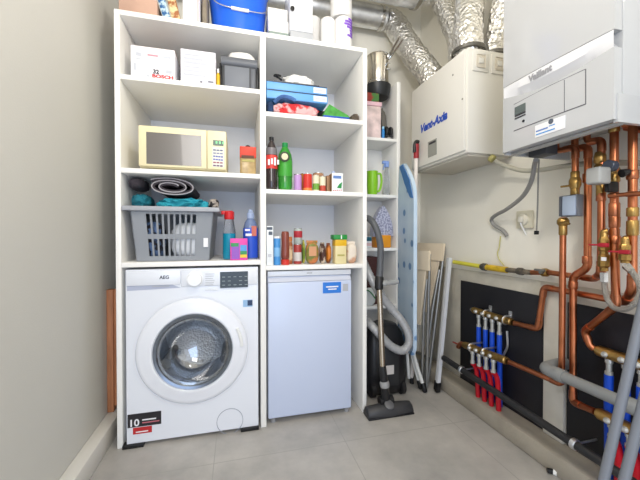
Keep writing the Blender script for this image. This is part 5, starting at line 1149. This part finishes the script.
# ------------------------------------------------------------------ ironing board
ib = thing('ironing_board', 'folded ironing board with a pale blue patterned cover standing beside the narrow shelving', 'ironing board', (1.09, 1.80, 0))
pn_, pf = Vector((1.036, 1.695, 0)), Vector((1.072, 1.952, 0)); du = (pf-pn_).normalized(); wdt = (pf-pn_).length
nrm = Vector((-du.y, du.x, 0))   # towards the room's left
out = []; NZp = 24
zlo, zhi = .262, 1.452
def bx(u, z, o): p = pn_+du*u+nrm*o; return Vector((p.x, p.y, z))
for i in range(NZp+1):
    t = i/NZp; z = zlo+(zhi-zlo)*t
    if t < .04: e = (1-t/.04)**2*.03
    elif t > .80: e = ((t-.80)/.20)**1.8*.17
    else: e = 0
    out.append((e, z))
poly = [bx(e, z, 0) for e, z in out]+[bx(wdt-e*.12, z, 0) for e, z in reversed(out)]
def cover_mat():
    m = bpy.data.materials.new('ironing_cover'); m.use_nodes = True; n = m.node_tree.nodes; L = m.node_tree.links; b = n['Principled BSDF']; b.inputs['Roughness'].default_value = .8
    tc = n.new('ShaderNodeTexCoord'); v = n.new('ShaderNodeTexVoronoi'); v.inputs['Scale'].default_value = 9; v.inputs['Randomness'].default_value = .6
    L.new(tc.outputs['Object'], v.inputs['Vector'])
    cr = n.new('ShaderNodeValToRGB'); e = cr.color_ramp.elements; e[0].position = .17; e[0].color = (lin(104), lin(142), lin(186), 1); e[1].position = .22; e[1].color = (lin(184), lin(206), lin(226), 1)
    e2 = cr.color_ramp.elements.new(.8); e2.color = (lin(198), lin(216), lin(232), 1)
    L.new(v.outputs['Distance'], cr.inputs[0]); L.new(cr.outputs[0], b.inputs['Base Color']); return m
part(MB().prism(poly, nrm*.022), 'board', cover_mat(), ib, 'pale blue cover with darker drops', sharp=50)
part(MB().prism([bx(.17, 1.445, .0225), bx(.06, 1.33, .0225), bx(.006, 1.21, .0225), bx(.05, 1.22, .0225), bx(.14, 1.32, .0225), bx(.225, 1.44, .0225)], nrm*.004), 'cover_fold', M('fold_blue', (70, 120, 180), .8), ib, 'darker blue folded end of the cover')
legm = M('leg_white', (222, 222, 218), .35)
foot = W(424.5, 391, Z=.012); foot.z = .012
for k, (dx, dy) in enumerate(((0, 0), (-.002, .045))):
    f0 = foot+Vector((dx, dy, .01)); top = Vector((1.078, 1.86+dy*.3, .62)); mid = Vector((1.085+dx*.2, 1.835+dy*.5, .29))
    lg = part(MB().tube([f0, mid, top, Vector((top.x-.004, top.y, 1.15))], .011, 12, sm=4), 'leg', legm, ib)
    part(MB().turned(f0+(mid-f0).normalized()*-.016, f0+(mid-f0).normalized()*.04, [(.012, 0), (.016, .15), (.016, .85), (.012, 1)]), 'foot_cap', blk, lg)
lf = MB().tube([W(409, 378, Y=1.86), W(407.5, 358, Y=1.85), W(406.5, 335, Y=1.88)], .010, 10, sm=3); part(lf, 'strut', legm, ib)
# long handled mop behind the board
mp0 = W(411, 206, Y=2.06); mp1 = W(416.3, 150, Y=1.755); dm = (mp1-mp0)
mo = thing('broom_handle', 'white broom handle with a black and red grip standing behind the ironing board', 'broom', (1.128, 1.905, 0))
b0 = mp0+dm*((.03-mp0.z)/dm.z)
b0 = Vector((1.128, 1.905, .014)); 
part(MB().tube([b0, mp1], .0125, 12), 'handle', M('mop_white', (226, 218, 210), .4), mo)
part(MB().tube([mp1-(mp1-b0).normalized()*.05, mp1+(mp1-b0).normalized()*.035], .016, 12), 'grip', M('grip_red', (150, 34, 40), .4), mo, 'red grip')
q = mp1+(mp1-b0).normalized()*.03; part(MB().tube([q+Vector((-.012, 0, -.045)), q+Vector((-.01, 0, 0)), q+Vector((.0, 0, .02)), q+Vector((.008, -.01, .014))], .0115, 10, sm=4), 'hook', blk, mo, 'black hooked end')
part(MB().cyl((1.128, 1.905, .001), (1.1275, 1.904, .05), .0145), 'end_cap', blk, mo)

# ------------------------------------------------------------------ folded chairs and airer
woodc = M('cream_seat', (236, 220, 194), .45); tubem = M('chair_tube', (158, 158, 156), .3, metal=.7)
UC = Vector((-.22, .975, 0)).normalized()
def folded_chair(lab, p, wd, lean, zt, bh, z2):
    """folded flat: p is the near top corner, the chair runs back along UC, its feet stand LEAN further into the room"""
    p = Vector((p.x, p.y, 0)); t = thing('folding_chair', lab, 'chair', p+UC*wd/2+Vector((-lean, 0, 0)), 'folded chairs leaning on the right wall')
    nr = Vector((-UC.y, UC.x, 0))       # towards the room
    def q(u, z, o=0): v = p+UC*u+Vector((-lean*(1-z/zt), 0, 0))+nr*o; return Vector((v.x, v.y, z))
    def slab(ua, ub, uc, ud, za, zb, th, off): return MB().hexa([q(ua, za, off), q(ua, za, off-th), q(ub, za, off-th), q(ub, za, off), q(uc, zb, off), q(uc, zb, off-th), q(ud, zb, off-th), q(ud, zb, off)])
    part(slab(0, wd, 0, wd, zt-bh, zt, .016, .024), 'backrest', woodc, t)
    part(slab(.07, wd-.07, .035, wd-.03, z2, zt-bh-.004, .012, .016), 'seat', woodc, t)
    for u in (.014, wd-.014): part(MB().tube([q(u, .010), q(u, zt*.5), q(u, zt-.02)], .009, 10), 'leg', tubem, t)
    for u in (.036, wd-.036): part(MB().tube([q(u, .010, .02), q(u, .5, .016), q(u, zt-bh-.06, -.004)], .008, 10), 'leg', tubem, t)
    part(MB().tube([q(.014, .16), q(wd-.014, .16)], .007, 8), 'crossbar', tubem, t)
    return t
pA_, pB_ = W(446.5, 250, Y=1.868), W(431.5, 256, Y=1.80)
folded_chair('cream folded chair standing nearest the right wall', pA_, .26, .125, W(446, 243.5, Y=1.868).z, .118, .46)
folded_chair('cream folded chair in front of the other one beside the ironing board', pB_, .30, .02, W(431, 251, Y=1.80).z, .125, .40)
fa = thing('folded_stand', 'white folded metal stand with black feet leaning beside the cream chairs', 'stand', (1.27, 1.81, 0))
f0 = W(437.5, 391, Z=.012); f0.z = .02; f1 = W(449.8, 258, X=1.325)
d = (f1-f0).normalized()
def bar(p, q, w_, t_):
    p, q = Vector(p), Vector(q); o1 = Vector((t_/2, 0, 0)); o2 = Vector((0, w_/2, 0))
    return MB().hexa([p-o1-o2, p+o1-o2, p+o1+o2, p-o1+o2, q-o1-o2, q+o1-o2, q+o1+o2, q-o1+o2])
for o in (Vector((0, 0, 0)), Vector((.012, .026, 0))):
    sb_ = part(bar(f0+o, f1+o*.9, .018, .022), 'side_rail', M('airer_white', (214, 216, 220), .35), fa)
    part(bar(f0+o-d*.012, f0+o+d*.045, .022, .028), 'foot_cap', blk, sb_)
for a in (.10, .5, .93): part(MB().tube([f0+(f1-f0)*a, f0+(f1-f0)*a+Vector((.012, .026, 0))], .006, 8), 'cross_rivet', tubem, fa)
